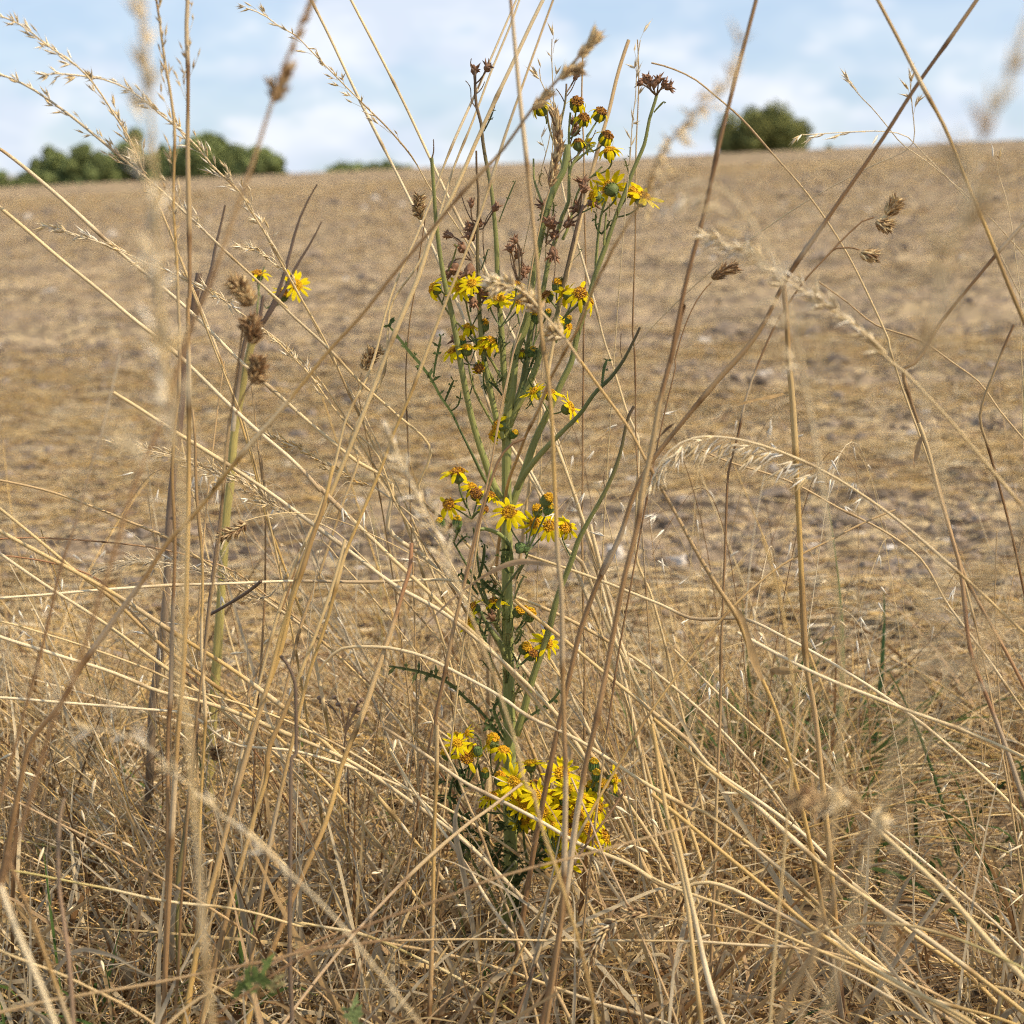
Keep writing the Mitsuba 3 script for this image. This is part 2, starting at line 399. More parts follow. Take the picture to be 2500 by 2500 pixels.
STONES = [(9, 950, 1075, 70, 'white', 'large white flint left of the two upright stalks'), (9, 820, 790, 55, 'white', 'pale flat flint high on the field at left'), (11, 1690, 605, 95, 'white', 'long pale flint just left of the ragwort stem'),
          (8, 160, 1195, 80, 'white', 'pale flint in the field right of the ragwort, upper of the two'), (8, 180, 1290, 60, 'white', 'pale flint in the field right of the ragwort, lower of the two'),
          (8, 820, 1130, 70, 'white', 'whitish flint beyond the upright broken stalk'), (8, 1230, 1150, 80, 'white', 'slim pale flint below the arching seed head'), (8, 1240, 1690, 40, 'white', 'small upright white flint by the green grass tuft'),
          (9, 300, 1890, 70, 'white', 'white flint at the verge edge, leftmost'), (3, 1880, 290, 90, 'white', 'broad white flint behind the crossing stalks'), (11, 790, 1230, 50, 'white', 'white flint beside the dark hollow clod'),
          (11, 1030, 1170, 32, 'white', 'small white flint above the dissected leaf'), (9, 100, 1075, 60, 'dark', 'dark clod at the left edge of the field'), (9, 430, 1070, 60, 'dark', 'dark clod beside the large white flint'),
          (11, 830, 1300, 70, 'dark', 'dark round clod at the tip of the dissected leaf'), (11, 1260, 1330, 60, 'dark', 'dark clod nearest left of the ragwort'), (3, 1680, 740, 90, 'dark', 'dark hollow clod right of the ragwort'),
          (7, 290, 1718, 40, 'dark', 'dark clod far up the field, left of a pair'), (7, 465, 1675, 40, 'dark', 'dark clod far up the field, right of a pair'), (7, 190, 852, 40, 'dark', 'reddish clod on the skyline left of the round tree')]
for k, (c, x, y, w, kind, lab) in enumerate(STONES):
    u, v = px(c, x, y)
    p = field_at(u, v + 0.2 * w * CROPS[c][2])
    r = metres(w * CROPS[c][2] * 0.5, p[1])
    vv, ff = lump(3, 40 + k, (1.0, 0.75, 0.45), 0.45)
    t = thing('flint_stone' if kind == 'white' else 'soil_clod', lab, 'stone' if kind == 'white' else 'clod of soil')
    ang = rng.uniform(-0.4, 0.4)
    vv = vv @ np.array([[math.cos(ang), math.sin(ang), 0], [-math.sin(ang), math.cos(ang), 0], [0, 0, 1]]) * r + p + np.array([0, 0, r * 0.25])
    if kind == 'white':
        scene[t] = mikit.ply((vv, ff), 'flint_material', 40)
    else:
        scene[t] = mikit.ply((vv, ff), 'stalk_material', True, color=np.full((len(vv), 3), 1.0) * np.array([0.13, 0.095, 0.07]) * (0.7 + 0.6 * meshkit.noise(vv * 90))[:, None])

# ------------------------------------------------------------------ far trees
def tree(label, u0, u1, v0, v1, y, col, seed, n=9000, cat='tree', name='hedgerow_tree', group=None, leaf=0.30, trunk=True):
    r_ = np.random.RandomState(seed)
    a, b, top = world(u0, v1, y), world(u1, v1, y), world((u0 + u1) / 2, v0, y)
    cx, w = (a[0] + b[0]) / 2, (b[0] - a[0]) / 2
    gz = float(field_z(cx, y))
    h = top[2] - gz
    foot = a[2] - gz
    key = thing(name, label, cat, group)
    lobes = []
    m = 40
    for k in range(m):
        ang, q = r_.uniform(0, 2 * np.pi), math.sqrt(r_.uniform(0, 1))
        x, yy = math.cos(ang) * q * 0.80, math.sin(ang) * q * 0.80
        zt = math.sqrt(max(0, 1 - 0.92 * x * x - 0.5 * yy * yy))
        zz = foot * 0.4 + (h * 0.93 - foot * 0.4) * r_.uniform(0.25, 1.0) * zt
        rr = r_.uniform(0.20, 0.34) * min(w, h)
        lobes.append((cx + x * w, y + yy * w, gz + max(zz, rr * 0.5), rr))
    lobes.append((cx + r_.uniform(-0.2, 0.2) * w, y, gz + h - 0.25 * min(w, h), 0.25 * min(w, h)))
    lobes = np.array(lobes)
    k = r_.randint(0, len(lobes), n)
    d = unit(r_.normal(0, 1, (n, 3)))
    rad = lobes[k, 3] * (r_.uniform(0, 1, n) ** 0.33) * (0.85 + 0.35 * meshkit.noise(d * 2.5 + k[:, None] * 3.0))
    c = lobes[k, :3] + d * rad[:, None]
    c[:, 2] = np.maximum(c[:, 2], gz + 0.1)
    L = leaf * r_.uniform(0.6, 1.3, n)
    face = unit(d + 0.55 * r_.normal(0, 1, (n, 3)))
    e1 = unit(np.cross(face, r_.normal(0, 1, (n, 3))))
    e2 = np.cross(face, e1)
    V = np.stack([c - e1 * L[:, None], c + e2 * (L * 0.45)[:, None], c + e1 * L[:, None], c - e2 * (L * 0.45)[:, None]], 1).reshape(-1, 3)
    i = np.arange(n)[:, None] * 4
    F = np.concatenate([i + np.array([[0, 1, 2]]), i + np.array([[0, 2, 3]])])
    tone = r_.uniform(0.7, 1.3, (n, 1)) * (0.75 + 0.5 * r_.uniform(0, 1, (len(lobes), 1)))[k]
    put(key, 'crown', (V, F, np.repeat(np.array(col) * tone, 4, 0)), 'leaf_material', False)
    if trunk:
        tr = [np.array([[cx, y, gz - 0.3], [cx + 0.1, y, gz + h * 0.3], [cx, y + 0.1, gz + h * 0.62]])]
        R = [np.array([0.045, 0.034, 0.012]) * h]
        for q in range(6):
            l = lobes[r_.randint(0, len(lobes))]
            s = np.array([cx, y, gz + h * r_.uniform(0.15, 0.4)])
            tr.append(np.stack([s, (s + l[:3]) / 2 + np.array([0, 0, 0.05 * h]), l[:3]])); R.append(np.array([0.018, 0.012, 0.004]) * h)
        V, F, _ = tubes(np.stack(tr), np.stack(R), np.zeros((len(tr), 1, 3)), 8)
        k2 = numbered(key + '__trunk')
        scene[k2] = mikit.ply((V, F), 'bark_material', True)
OAK, DIST, DARK = (0.215, 0.230, 0.085), (0.200, 0.240, 0.095), (0.200, 0.240, 0.095)
tree('lone round olive green tree on the skyline at right', 1738, 1985, 258, 372, 158, OAK, 3, 16000, leaf=0.24)
tree('lowest sloping tree at the far left edge of the skyline', -40, 60, 415, 452, 190, DARK, 4, 5000)
tree('small dark tree left of the tree line', 40, 130, 396, 448, 185, DARK, 5, 6000)
tree('dark spreading tree, first full crown of the left tree line', 66, 190, 355, 440, 180, DARK, 6, 12000)
tree('dark tree in the middle of the left tree line', 150, 300, 350, 440, 178, DARK, 7, 12000)
tree('tall paler tree standing above the left tree line', 272, 400, 315, 435, 182, DARK, 8, 12000)
tree('broad mid green tree, largest of the left tree line', 395, 620, 328, 430, 168, DIST, 9, 18000)
tree('low tree filling the gap left of the tall pale tree', 225, 345, 358, 436, 186, DARK, 21, 9000)
tree('low tree filling the gap right of the tall pale tree', 350, 455, 352, 434, 187, DIST, 22, 9000)
tree('low scrub at the foot of the far left trees', 15, 160, 418, 450, 176, DARK, 23, 7000)
tree('tree ending the left tree line, lower and rounded', 560, 708, 362, 425, 165, DARK, 10, 12000)
tree('low hedge bush just right of the left tree line, partly hidden by stalks', 795, 905, 402, 424, 150, DARK, 11, 4000, 'bush', 'hedge_bush', None, 0.24, False)
tree('low hedge bush on the skyline behind the bare ragwort branch', 890, 1015, 398, 424, 150, DARK, 12, 4000, 'bush', 'hedge_bush', None, 0.24, False)
tree('low hedge bush filling the gap between its two neighbours left of centre', 865, 950, 404, 424, 152, DARK, 24, 3500, 'bush', 'hedge_bush', None, 0.24, False)
tree('tiny shrub on the skyline right of the round tree', 2012, 2032, 352, 372, 140, DARK, 13, 500, 'bush', 'hedge_bush', None, 0.15, False)

# ------------------------------------------------------------------ the ragwort
rag = thing('ragwort', 'tall green ragwort with clusters of yellow daisy flowers, in focus at the centre', 'wildflower')
GREENS = ['green', 'green', (0.285, 0.30, 0.095)]

def rag_stem(parent, part, w0, w1, cols, y0, y1, *segs, label=None, K=14, ribs=True, extra=None):
    P, uv = pixel_path(segs, y0, y1)
    if extra is not None:
        P = np.vstack([P, extra])
    n = int(np.clip(np.linalg.norm(np.diff(P, axis=0), axis=1).sum() / 0.008, 10, 110))
    Q, L = spline(P, n)
    s = np.linspace(0, 1, n)
    r = np.interp(s, [0, 1], [metres(w0, y0) / 2, metres(w1, y1) / 2]) * 1.12
    r = r * (0.94 + 0.12 * meshkit.noise(np.stack([s * L * 30, s * 0 + w0, s * 0], 1)))
    cs = np.array([colour(c) for c in cols])
    C = np.stack([np.interp(s, np.linspace(0, 1, len(cs)), cs[:, k]) for k in range(3)], 1)
    C = C * (0.84 + 0.32 * meshkit.fbm(np.stack([s * L * 45, s * 0 + w1, s * 0], 1), 2))[:, None]
    put(parent, part, tubes(Q[None], r[None], C[None], 30 if ribs else K, 0.06 if ribs else 0.0, 10), label=label)
    return Q

STEM = rag_stem(rag, 'stem', 13, 34, [(0.21, 0.24, 0.085), (0.285, 0.30, 0.095), (0.28, 0.31, 0.10), (0.24, 0.26, 0.085)], 1.80, 1.80,
                (1, 1120, 650, 1100, 800, 1050, 900, 1005, 1020, 950, 1240, 900, 1500, 872, 1740), (2, 790, 560, 772, 760, 742, 1000, 738, 1280), (3, 740, 100, 742, 500, 748, 900, 756, 1300, 758, 1600), (4, 762, 700, 765, 1000, 752, 1400, 742, 1700),
                extra=np.array([world(1240, 2470, 1.80)]))
B = ['dark', (0.17, 0.12, 0.07)]
BRANCHES = [
    (7, 15, GREENS, 1.74, 1.79, (1, 268, 735, 272, 800, 282, 950, 292, 1100, 312, 1280, 342, 1480, 370, 1610), (2, 396, 310, 428, 480, 462, 680, 502, 880, 542, 1040, 605, 1230, 650, 1360, 700, 1460)),
    (4, 14, [(0.15, 0.10, 0.06), (0.19, 0.15, 0.07), 'green', GREENS[2]], 1.76, 1.79, (1, 548, 690, 552, 850, 562, 960, 556, 1150, 556, 1350, 562, 1500), (2, 562, 60, 566, 230, 580, 450, 605, 620, 640, 800, 668, 930, 712, 1080)),
    (5, 14, [(0.15, 0.10, 0.06), (0.17, 0.13, 0.07), 'green', 'green', 'green', GREENS[2]], 1.79, 1.80, (1, 540, 185, 542, 330, 552, 425, 578, 510, 586, 600, 598, 690, 622, 820, 645, 950, 662, 1120, 676, 1300, 682, 1480), (2, 684, 40, 696, 260, 712, 500, 722, 660, 745, 860)),
    (4, 16, ['green', 'green', (0.16, 0.19, 0.07)], 1.83, 1.81, (1, 1140, 450, 1130, 620, 1132, 800, 1130, 1000, 1090, 1100, 1060, 1200, 1000, 1400, 960, 1600), (2, 905, 320, 870, 560, 835, 760, 790, 890, 752, 990)),
    (5, 15, [(0.15, 0.10, 0.07), (0.17, 0.13, 0.07), 'green', GREENS[2]], 1.78, 1.80, (1, 1222, 1030, 1190, 1130, 1168, 1220, 1140, 1340, 1110, 1470, 1080, 1600, 1045, 1760), (2, 985, 420, 930, 620, 860, 780, 800, 900, 755, 1010)),
    (6, 17, ['green', 'green', 'green', GREENS[2]], 1.80, 1.81, (1, 1685, 330, 1668, 395, 1640, 480, 1608, 640, 1545, 790, 1485, 950, 1420, 1120, 1362, 1290, 1300, 1460, 1255, 1620), (2, 1185, 420, 1150, 590, 1090, 720, 1000, 920, 920, 1090, 850, 1290, 790, 1450, 748, 1560)),
    (5, 7, GREENS, 1.82, 1.81, (1, 1360, 1010, 1335, 1090, 1312, 1250, 1300, 1440)),
    (4, 6, GREENS, 1.80, 1.80, (15, 1110, 330, 1095, 560, 1085, 720)),
    (5, 13, [(0.13, 0.10, 0.06), 'deep', 'green', 'green'], 1.72, 1.79, (2, 1578, 385, 1535, 475, 1475, 590, 1395, 700, 1300, 790, 1200, 930, 1100, 1030, 980, 1150, 880, 1270, 800, 1400)),
    (6, 17, [(0.14, 0.10, 0.06), 'green', 'green', GREENS[2]], 1.74, 1.79, (2, 1540, 880, 1500, 960, 1480, 1050, 1460, 1150, 1430, 1250, 1390, 1350, 1330, 1470, 1250, 1610, 1180, 1750), (3, 1160, 270, 1115, 390, 1060, 530, 1000, 760, 935, 950, 880, 1120, 845, 1260, 800, 1400)),
    (5, 14, [(0.15, 0.18, 0.07), 'green'], 1.77, 1.79, (3, 575, 625, 600, 680, 650, 760, 700, 830, 735, 950)),
    (4, 10, ['deep', 'deep', 'green'], 1.76, 1.79, (2, 430, 1000, 470, 1080, 540, 1220, 600, 1340, 690, 1460)),
    (8, 11, [(0.26, 0.30, 0.10), (0.22, 0.27, 0.09)], 1.75, 1.79, (3, 550, 112, 600, 105, 650, 118, 715, 155, 755, 215, 770, 290, 772, 380)),
    (4, 8, ['deep', 'green'], 1.76, 1.79, (3, 880, 180, 862, 290, 800, 380, 725, 490, 690, 590, 690, 680)),
    (4, 8, ['deep', 'green'], 1.78, 1.80, (3, 400, 180, 440, 250, 480, 320, 530, 400, 600, 560, 690, 750)),
    (4, 8, ['deep', 'green'], 1.77, 1.80, (3, 530, 100, 545, 200, 560, 330, 590, 480, 650, 640, 720, 800)),
    (4, 7, GREENS, 1.82, 1.81, (1, 1340, 790, 1280, 850, 1200, 920, 1165, 1020, 1140, 1130, 1090, 1250)),
    (4, 6, GREENS, 1.83, 1.82, (1, 1300, 640, 1240, 700, 1165, 760, 1130, 850)),
    (4, 6, GREENS, 1.84, 1.83, (1, 1290, 530, 1250, 600, 1200, 700, 1150, 780, 1130, 880)),
    (4, 6, [(0.15, 0.10, 0.06), 'green'], 1.84, 1.83, (1, 1115, 270, 1108, 380, 1090, 470, 1075, 560, 1110, 700)),
    (4, 6, [(0.15, 0.11, 0.06), 'green'], 1.81, 1.81, (1, 990, 410, 1000, 510, 1040, 650, 1090, 780)),
    (4, 6, GREENS, 1.82, 1.81, (1, 908, 740, 910, 850, 940, 960, 970, 1030, 1000, 1060)),
    (3, 5, [(0.14, 0.095, 0.06), (0.15, 0.11, 0.06)], 1.77, 1.78, (1, 805, 1230, 815, 1350, 822, 1480, 815, 1580)),
    (4, 6, GREENS, 1.77, 1.80, (1, 475, 1570, 490, 1680, 520, 1800), (2, 560, 500, 600, 600, 680, 760)),
    (4, 6, GREENS, 1.77, 1.79, (2, 290, 150, 370, 290, 440, 370, 520, 450, 620, 560, 700, 700)),
    (4, 7, GREENS, 1.77, 1.79, (2, 500, 620, 530, 760, 600, 900, 660, 1000, 720, 1070)),
    (3, 6, ['deep', 'green'], 1.80, 1.80, (2, 800, 230, 840, 440, 860, 490, 870, 650, 830, 800)),
    (3, 6, ['deep', 'green'], 1.80, 1.80, (2, 920, 330, 880, 460, 860, 490)),
    (5, 8, ['deep', 'green', 'green'], 1.76, 1.79, (4, 430, 640, 480, 800, 530, 920, 600, 1030, 660, 1150, 720, 1300)),
    (5, 8, ['green', GREENS[2]], 1.75, 1.78, (4, 410, 1020, 440, 1200, 490, 1450, 520, 1600, 570, 1800, 600, 1920)),
    (9, 12, ['deep', 'green', 'green'], 1.76, 1.79, (4, 900, 960, 860, 1100, 840, 1250, 825, 1380, 800, 1550)),
    (6, 12, ['green', GREENS[2]], 1.75, 1.78, (4, 830, 1640, 880, 1780, 950, 1930, 1000, 2050)),
    (5, 9, ['deep', 'green'], 1.77, 1.79, (4, 560, 300, 600, 500, 620, 750, 650, 950, 730, 1150)),
    (5, 9, ['deep', 'green'], 1.78, 1.80, (4, 430, 330, 380, 500, 420, 700, 500, 900)),
    (5, 9, ['deep', 'green'], 1.74, 1.79, (4, 1060, 640, 980, 760, 920, 880, 860, 960, 780, 1120)),
    (4, 7, ['deep', 'green'], 1.74, 1.77, (4, 1290, 400, 1240, 520, 1150, 700, 1020, 820, 920, 880)),
    (4, 7, ['deep', 'green'], 1.76, 1.79, (4, 820, 500, 840, 620, 850, 800, 880, 930)),
    (4, 8, ['deep', 'green'], 1.78, 1.80, (3, 490, 640, 560, 700, 620, 850, 650, 1000, 680, 1150, 740, 1350)),
]
for w0, w1, cols, y0, y1, *segs in BRANCHES:
    rag_stem(rag, 'branch', w0, w1, cols, y0, y1, *segs, ribs=w1 > 12, K=9)

# dark dead twigs at the tips
for w0, w1, y, seg in [(2, 3, 1.79, (1, 518, 110, 512, 150, 535, 190)), (2, 4, 1.74, (1, 278, 618, 280, 680, 268, 740)), (3, 3, 1.79, (1, 622, 150, 590, 220, 558, 300)), (2, 3, 1.79, (1, 480, 250, 512, 300, 515, 360, 550, 425)),
                       (2, 3, 1.79, (1, 600, 255, 580, 300, 550, 330)), (2, 3, 1.79, (1, 668, 395, 640, 480, 600, 550)), (2, 3, 1.77, (1, 450, 950, 480, 1050, 520, 1130)), (2, 3, 1.78, (1, 680, 1040, 620, 1100, 590, 1200, 610, 1400)),
                       (2, 3, 1.77, (1, 350, 1210, 420, 1250, 470, 1300)), (2, 3, 1.78, (1, 755, 1270, 770, 1400, 810, 1500)), (2, 3, 1.78, (1, 1290, 1000, 1220, 1060, 1180, 1130)), (2, 3, 1.78, (1, 1140, 1130, 1080, 1200, 980, 1290)),
                       (2, 3, 1.84, (1, 1180, 215, 1150, 300, 1112, 350)), (2, 3, 1.84, (1, 1050, 300, 1085, 350, 1108, 400)), (2, 2, 1.72, (2, 1460, 420, 1455, 520, 1470, 590)), (2, 3, 1.74, (2, 1358, 1290, 1350, 1350, 1358, 1390)),
                       (2, 3, 1.82, (1, 975, 790, 1000, 860, 1010, 930)), (2, 3, 1.80, (1, 1300, 560, 1260, 640, 1180, 720, 1090, 790)), (2, 3, 1.78, (1, 1040, 1240, 1045, 1400, 1030, 1530))]:
    rag_stem(rag, 'twig', w0, w1, ['dark', (0.17, 0.115, 0.07)], y, y, seg, ribs=False, K=5)

# flower heads: variants built round the origin, facing +z
def petals(n, length, width, droop, seed, miss=0.0):
    r_ = np.random.RandomState(seed)
    P, W, S = [], [], []
    s = np.linspace(0, 1, 6)
    for k in range(n):
        if r_.uniform() < miss:
            continue
        a = 2 * np.pi * (k + r_.uniform(-0.28, 0.28)) / n
        o = np.array([math.cos(a), math.sin(a), 0])
        d = droop + r_.normal(0, 0.16)
        L = length * r_.uniform(0.82, 1.12)
        rr, zz = [0.0036], [0.0012]
        for i in range(5):
            ang = d * (0.25 + 1.2 * s[i + 1]) + r_.normal(0, 0.05)
            rr.append(rr[-1] + L / 5 * math.cos(ang)); zz.append(zz[-1] - L / 5 * math.sin(ang))
        P.append(o[None] * np.array(rr)[:, None] + np.array([0, 0, 1]) * np.array(zz)[:, None])
        W.append(width * 0.5 * np.array([0.45, 0.85, 1.0, 1.0, 0.82, 0.28]))
        sd = np.array([-math.sin(a), math.cos(a), 0]) + np.array([0, 0, r_.normal(0, 0.35)])
        S.append(np.repeat(sd[None], 6, 0))
    P, W, S = np.array(P), np.array(W), np.array(S)
    C = np.array([(0.82, 0.60, 0.010), (0.86, 0.68, 0.014), (0.86, 0.69, 0.014), (0.86, 0.69, 0.014), (0.86, 0.69, 0.014), (0.84, 0.67, 0.014)])[None] * r_.uniform(0.88, 1.05, (len(P), 1, 1))
    return ribbons(P, W, S, C, 0.22)

def disc(radius, height, tips, seed, base=(0.30, 0.16, 0.02)):
    r_ = np.random.RandomState(seed)
    n = 85
    k = np.arange(n) + 0.5
    rr, a = np.sqrt(k / n), k * 2.399963
    q = np.stack([radius * rr * np.cos(a), radius * rr * np.sin(a), height * (1 - rr ** 2)], -1)
    d = unit(np.stack([0.7 * rr * np.cos(a), 0.7 * rr * np.sin(a), 1 + 0 * rr], -1) + r_.normal(0, 0.15, (n, 3)))
    L = 0.0024 * r_.uniform(0.6, 1.25, n)
    c = np.array([colour(t) for t in tips])[r_.randint(0, len(tips), n)] * r_.uniform(0.75, 1.15, (n, 1))
    s = np.array([0, 0.5, 0.85, 1.0])
    P = q[:, None] - d[:, None] * 0.0008 + d[:, None] * (s[None, :, None] * L[:, None, None])
    flo = tubes(P, np.repeat(np.array([[0.0004, 0.0005, 0.0007, 0.0004]]), n, 0), np.stack([c * 0.6, c * 0.9, c, c], 1), 4)
    m = trimesh.creation.icosphere(subdivisions=2)
    v = np.array(m.vertices) * np.array([radius, radius, height])
    v[:, 2] = np.maximum(v[:, 2], -0.001)
    return join([flo, (v, np.array(m.faces), np.tile(base, (len(v), 1)).astype(float))])

def cup(radius, height, col, seed, wide=1.0, bract=True):
    r_ = np.random.RandomState(seed)
    s = np.linspace(0, 1, 9)
    prof = radius * np.array([0.25, 0.62, 0.90, 1.02, 1.05, 1.0, 0.94, 0.90, 0.90])
    P = np.stack([s * 0, s * 0, -height + s * (height + 0.0006)], -1)[None]
    body = tubes(P, prof[None] * wide, np.tile(colour(col), (1, 9, 1)), 26, 0.05, 13)
    n = 13
    a = np.arange(n) * 2 * np.pi / n
    o = np.stack([np.cos(a), np.sin(a), 0 * a], -1)
    Pb = np.stack([o * radius * 0.98 * wide + [0, 0, -height * 0.35], o * radius * 0.96 * wide + [0, 0, 0.0], o * radius * 0.98 * wide + [0, 0, 0.0013]], 1)
    tips = tubes(Pb, np.tile([0.0009, 0.0007, 0.0001], (n, 1)), np.tile(np.stack([colour(col), colour(col) * 0.9, np.array([0.05, 0.05, 0.03])]), (n, 1, 1)), 4)
    return join([body, tips]) if bract else body

def dead_tuft(seed, length=0.0074, col=(0.27, 0.145, 0.078)):
    r_ = np.random.RandomState(seed)
    n = 16
    d = unit(np.stack([r_.normal(0, 0.6, n), r_.normal(0, 0.6, n), r_.uniform(0.1, 1, n)], -1))
    s = np.linspace(0, 1, 4)
    bend = unit(r_.normal(0, 1, (n, 3)))
    L = length * r_.uniform(0.5, 1.2, n)
    P = np.array([0, 0, -0.0035]) + d[:, None] * (s[None, :, None] * L[:, None, None]) + bend[:, None] * ((s ** 2)[None, :, None] * L[:, None, None] * 0.35)
    c = np.array(col) * r_.uniform(0.5, 1.5, (n, 1))
    t = tubes(P, np.repeat(np.array([[0.0009, 0.0013, 0.0010, 0.0002]]), n, 0), c[:, None], 4)
    v, f = lump(2, seed, (0.0034, 0.0034, 0.0042), 0.5)
    return join([t, (v + [0, 0, -0.004], f, np.tile(np.array(col) * 0.8, (len(v), 1)))])

YEL, ORA, BRO, DBR = (0.74, 0.43, 0.012), (0.70, 0.38, 0.012), (0.40, 0.18, 0.02), (0.19, 0.085, 0.03)
GRN = (0.135, 0.175, 0.05)
VARIANT = {}
def ply_part(m, bsdf, smooth=True):
    return mikit.ply((m[0], m[1]), bsdf, smooth, color=m[2])
for k, (np_, L, droop, miss, tips) in enumerate([(13, 0.0112, 0.12, 0.08, [YEL, YEL, ORA]), (13, 0.0114, 0.45, 0.12, [YEL, ORA, BRO]), (12, 0.0108, 0.80, 0.15, [YEL, ORA, ORA]), (13, 0.0112, 0.0, 0.2, [YEL, YEL, (0.78, 0.5, 0.012)]), (11, 0.0110, 0.35, 0.25, [ORA, BRO, BRO])]):
    VARIANT['open', k] = [('petals', ply_part(petals(np_, L, 0.0033, droop, 100 + k, miss), 'petal_material')), ('disc', ply_part(disc(0.0047, 0.0024, tips, k), 'stalk_material')), ('cup', ply_part(cup(0.0042, 0.0075, GRN, k), 'stalk_material'))]
for k in range(3):
    VARIANT['spent', k] = [('petals', ply_part(petals(13, 0.0085, 0.0026, 1.05, 130 + k, 0.42), 'petal_material')), ('disc', ply_part(disc(0.0045, 0.0032, [BRO, (0.46, 0.22, 0.02), DBR, (0.34, 0.15, 0.03)], 20 + k, (0.20, 0.09, 0.02)), 'stalk_material')), ('cup', ply_part(cup(0.0046, 0.0085, GRN, k, 1.08), 'stalk_material'))]
    VARIANT['brush', k] = [('disc', ply_part(disc(0.0042, 0.0038, [YEL, YEL, ORA], 40 + k, (0.5, 0.28, 0.01)), 'stalk_material')), ('cup', ply_part(cup(0.0044, 0.0085, GRN, k, 1.0), 'stalk_material'))]
    VARIANT['bud', k] = [('disc', ply_part(disc(0.0026, 0.0028, [YEL, YEL, (0.5, 0.45, 0.03)], 60 + k, (0.4, 0.3, 0.02)), 'stalk_material')), ('cup', ply_part(cup(0.0035, 0.0072, (0.12, 0.19, 0.05), k, 0.95), 'stalk_material'))]
    VARIANT['tight', k] = [('cup', ply_part(cup(0.0024, 0.0050, (0.13, 0.20, 0.06), k, 1.0), 'stalk_material'))]
for k in range(5):
    VARIANT['dead', k] = [('tuft', ply_part(dead_tuft(70 + k), 'stalk_material'))]
HOW = {'open': None, 'spent': 'spent flower head with brown disc and few drooping petals', 'brush': 'half open flower head without petals', 'bud': 'green flower bud with yellow tip', 'tight': 'small closed green bud', 'dead': 'dead brown flower head'}
PART = {'open': 'flower_head', 'spent': 'flower_head', 'brush': 'flower_head', 'bud': 'flower_bud', 'tight': 'flower_bud', 'dead': 'flower_head'}
FACE = {'F': (0, .3, .95), 'U': (0, .95, .30), 'A': (-.42, .72, .5), 'R': (.9, .35, .25), 'L': (-.9, .35, .25), 'S': (.42, .72, .5), 'D': (.25, -.2, .9), 'G': (-.35, .25, .9), 'H': (.4, .3, .85), 'N': (0, -.9, .2), 'B': (-.4, .5, -.7), 'M': (0, .6, .8)}
nf = [0]
def flower(parent, crop, x, y, kind, face, hub, scale=1.0, dist=None, stalk=1.5):
    nf[0] += 1
    r_ = np.random.RandomState(500 + nf[0])
    u, v = px(crop, x, y)
    hu, hv, hy = hub
    hu, hv = px(crop, hu, hv)
    dist = (hy + r_.uniform(-0.015, 0.012)) if dist is None else dist
    p = world(u, v, dist)
    f = FACE[face]
    nrm = unit(RGT * f[0] + UPV * f[1] - FWD * f[2] + r_.normal(0, 0.10, 3))
    ax = unit(np.cross(nrm, r_.normal(0, 1, 3)))
    M = np.eye(4)
    scale = scale * (1.2 if kind == 'open' else 1.08)
    M[:3, 0], M[:3, 1], M[:3, 2], M[:3, 3] = ax * scale, np.cross(nrm, ax) * scale, nrm * scale, p
    ks = [k for k in VARIANT if k[0] == kind]
    parts = VARIANT[ks[r_.randint(len(ks))]]
    key = numbered(f'{parent}__{PART[kind]}')
    used.add(key)
    if HOW[kind]:
        labels[key] = {'label': HOW[kind]}
    for nm, d in parts:
        scene[f'{key}__{nm}'] = {**d, 'to_world': T(M)}
    h = world(hu, hv, hy)
    a = p - nrm * (0.0075 if kind != 'tight' else 0.005) * scale
    span = np.linalg.norm(h - a)
    c = a - nrm * span * 0.4
    t = np.linspace(0, 1, 8)[:, None]
    Q = (1 - t) ** 2 * a + 2 * t * (1 - t) * c + t ** 2 * h
    w = metres(stalk, 1.8) * np.linspace(1.25, 1.0, 8)
    col = (0.16, 0.105, 0.06) if kind == 'dead' else (0.15, 0.185, 0.065)
    scene[f'{key}__stalk'] = ply_part(tubes(Q[None], w[None], np.tile(np.array(col), (1, 8, 1)), 6), 'stalk_material')

def cluster(parent, crop, hub, heads, stalk=1.7):
    for h in heads:
        flower(parent, crop, *h[:4], hub=h[5] if len(h) > 5 else hub, scale=h[4] if len(h) > 4 else 1.0, stalk=stalk)

cluster(rag, 1, (990, 520, 1.81), [(945, 410, 'spent', 'A', 1.15)])
cluster(rag, 1, (1130, 620, 1.83), [(1182, 385, 'spent', 'M', 1.15), (1225, 485, 'spent', 'M', 1.0), (1150, 490, 'dead', 'A')])
cluster(rag, 1, (1240, 600, 1.84), [(1330, 450, 'spent', 'S', 1.1)])
cluster(rag, 1, (1240, 700, 1.83), [(1370, 600, 'spent', 'S', 1.15)])
cluster(rag, 1, (1280, 850, 1.82), [(1385, 692, 'open', 'U', 1.0)])
cluster(rag, 1, (1150, 780, 1.84), [(1190, 640, 'spent', 'U', 0.9), (1180, 550, 'dead', 'S'), (1240, 655, 'open', 'B', .6)])
cluster(rag, 1, (1340, 1080, 1.82), [(1388, 925, 'open', 'B', 1.25)], 2.2)
cluster(rag, 1, (1420, 1110, 1.83), [(1530, 950, 'open', 'H', 0.9), (1600, 985, 'open', 'S', 1.15)], 2.0)
cluster(rag, 1, (1190, 1090, 1.79), [(1285, 975, 'open', 'L', 0.9), (1305, 1005, 'dead', 'R'), (1165, 1040, 'dead', 'L'), (1215, 870, 'dead', 'U'), (1240, 910, 'dead', 'S'), (1150, 1135, 'dead', 'R')])
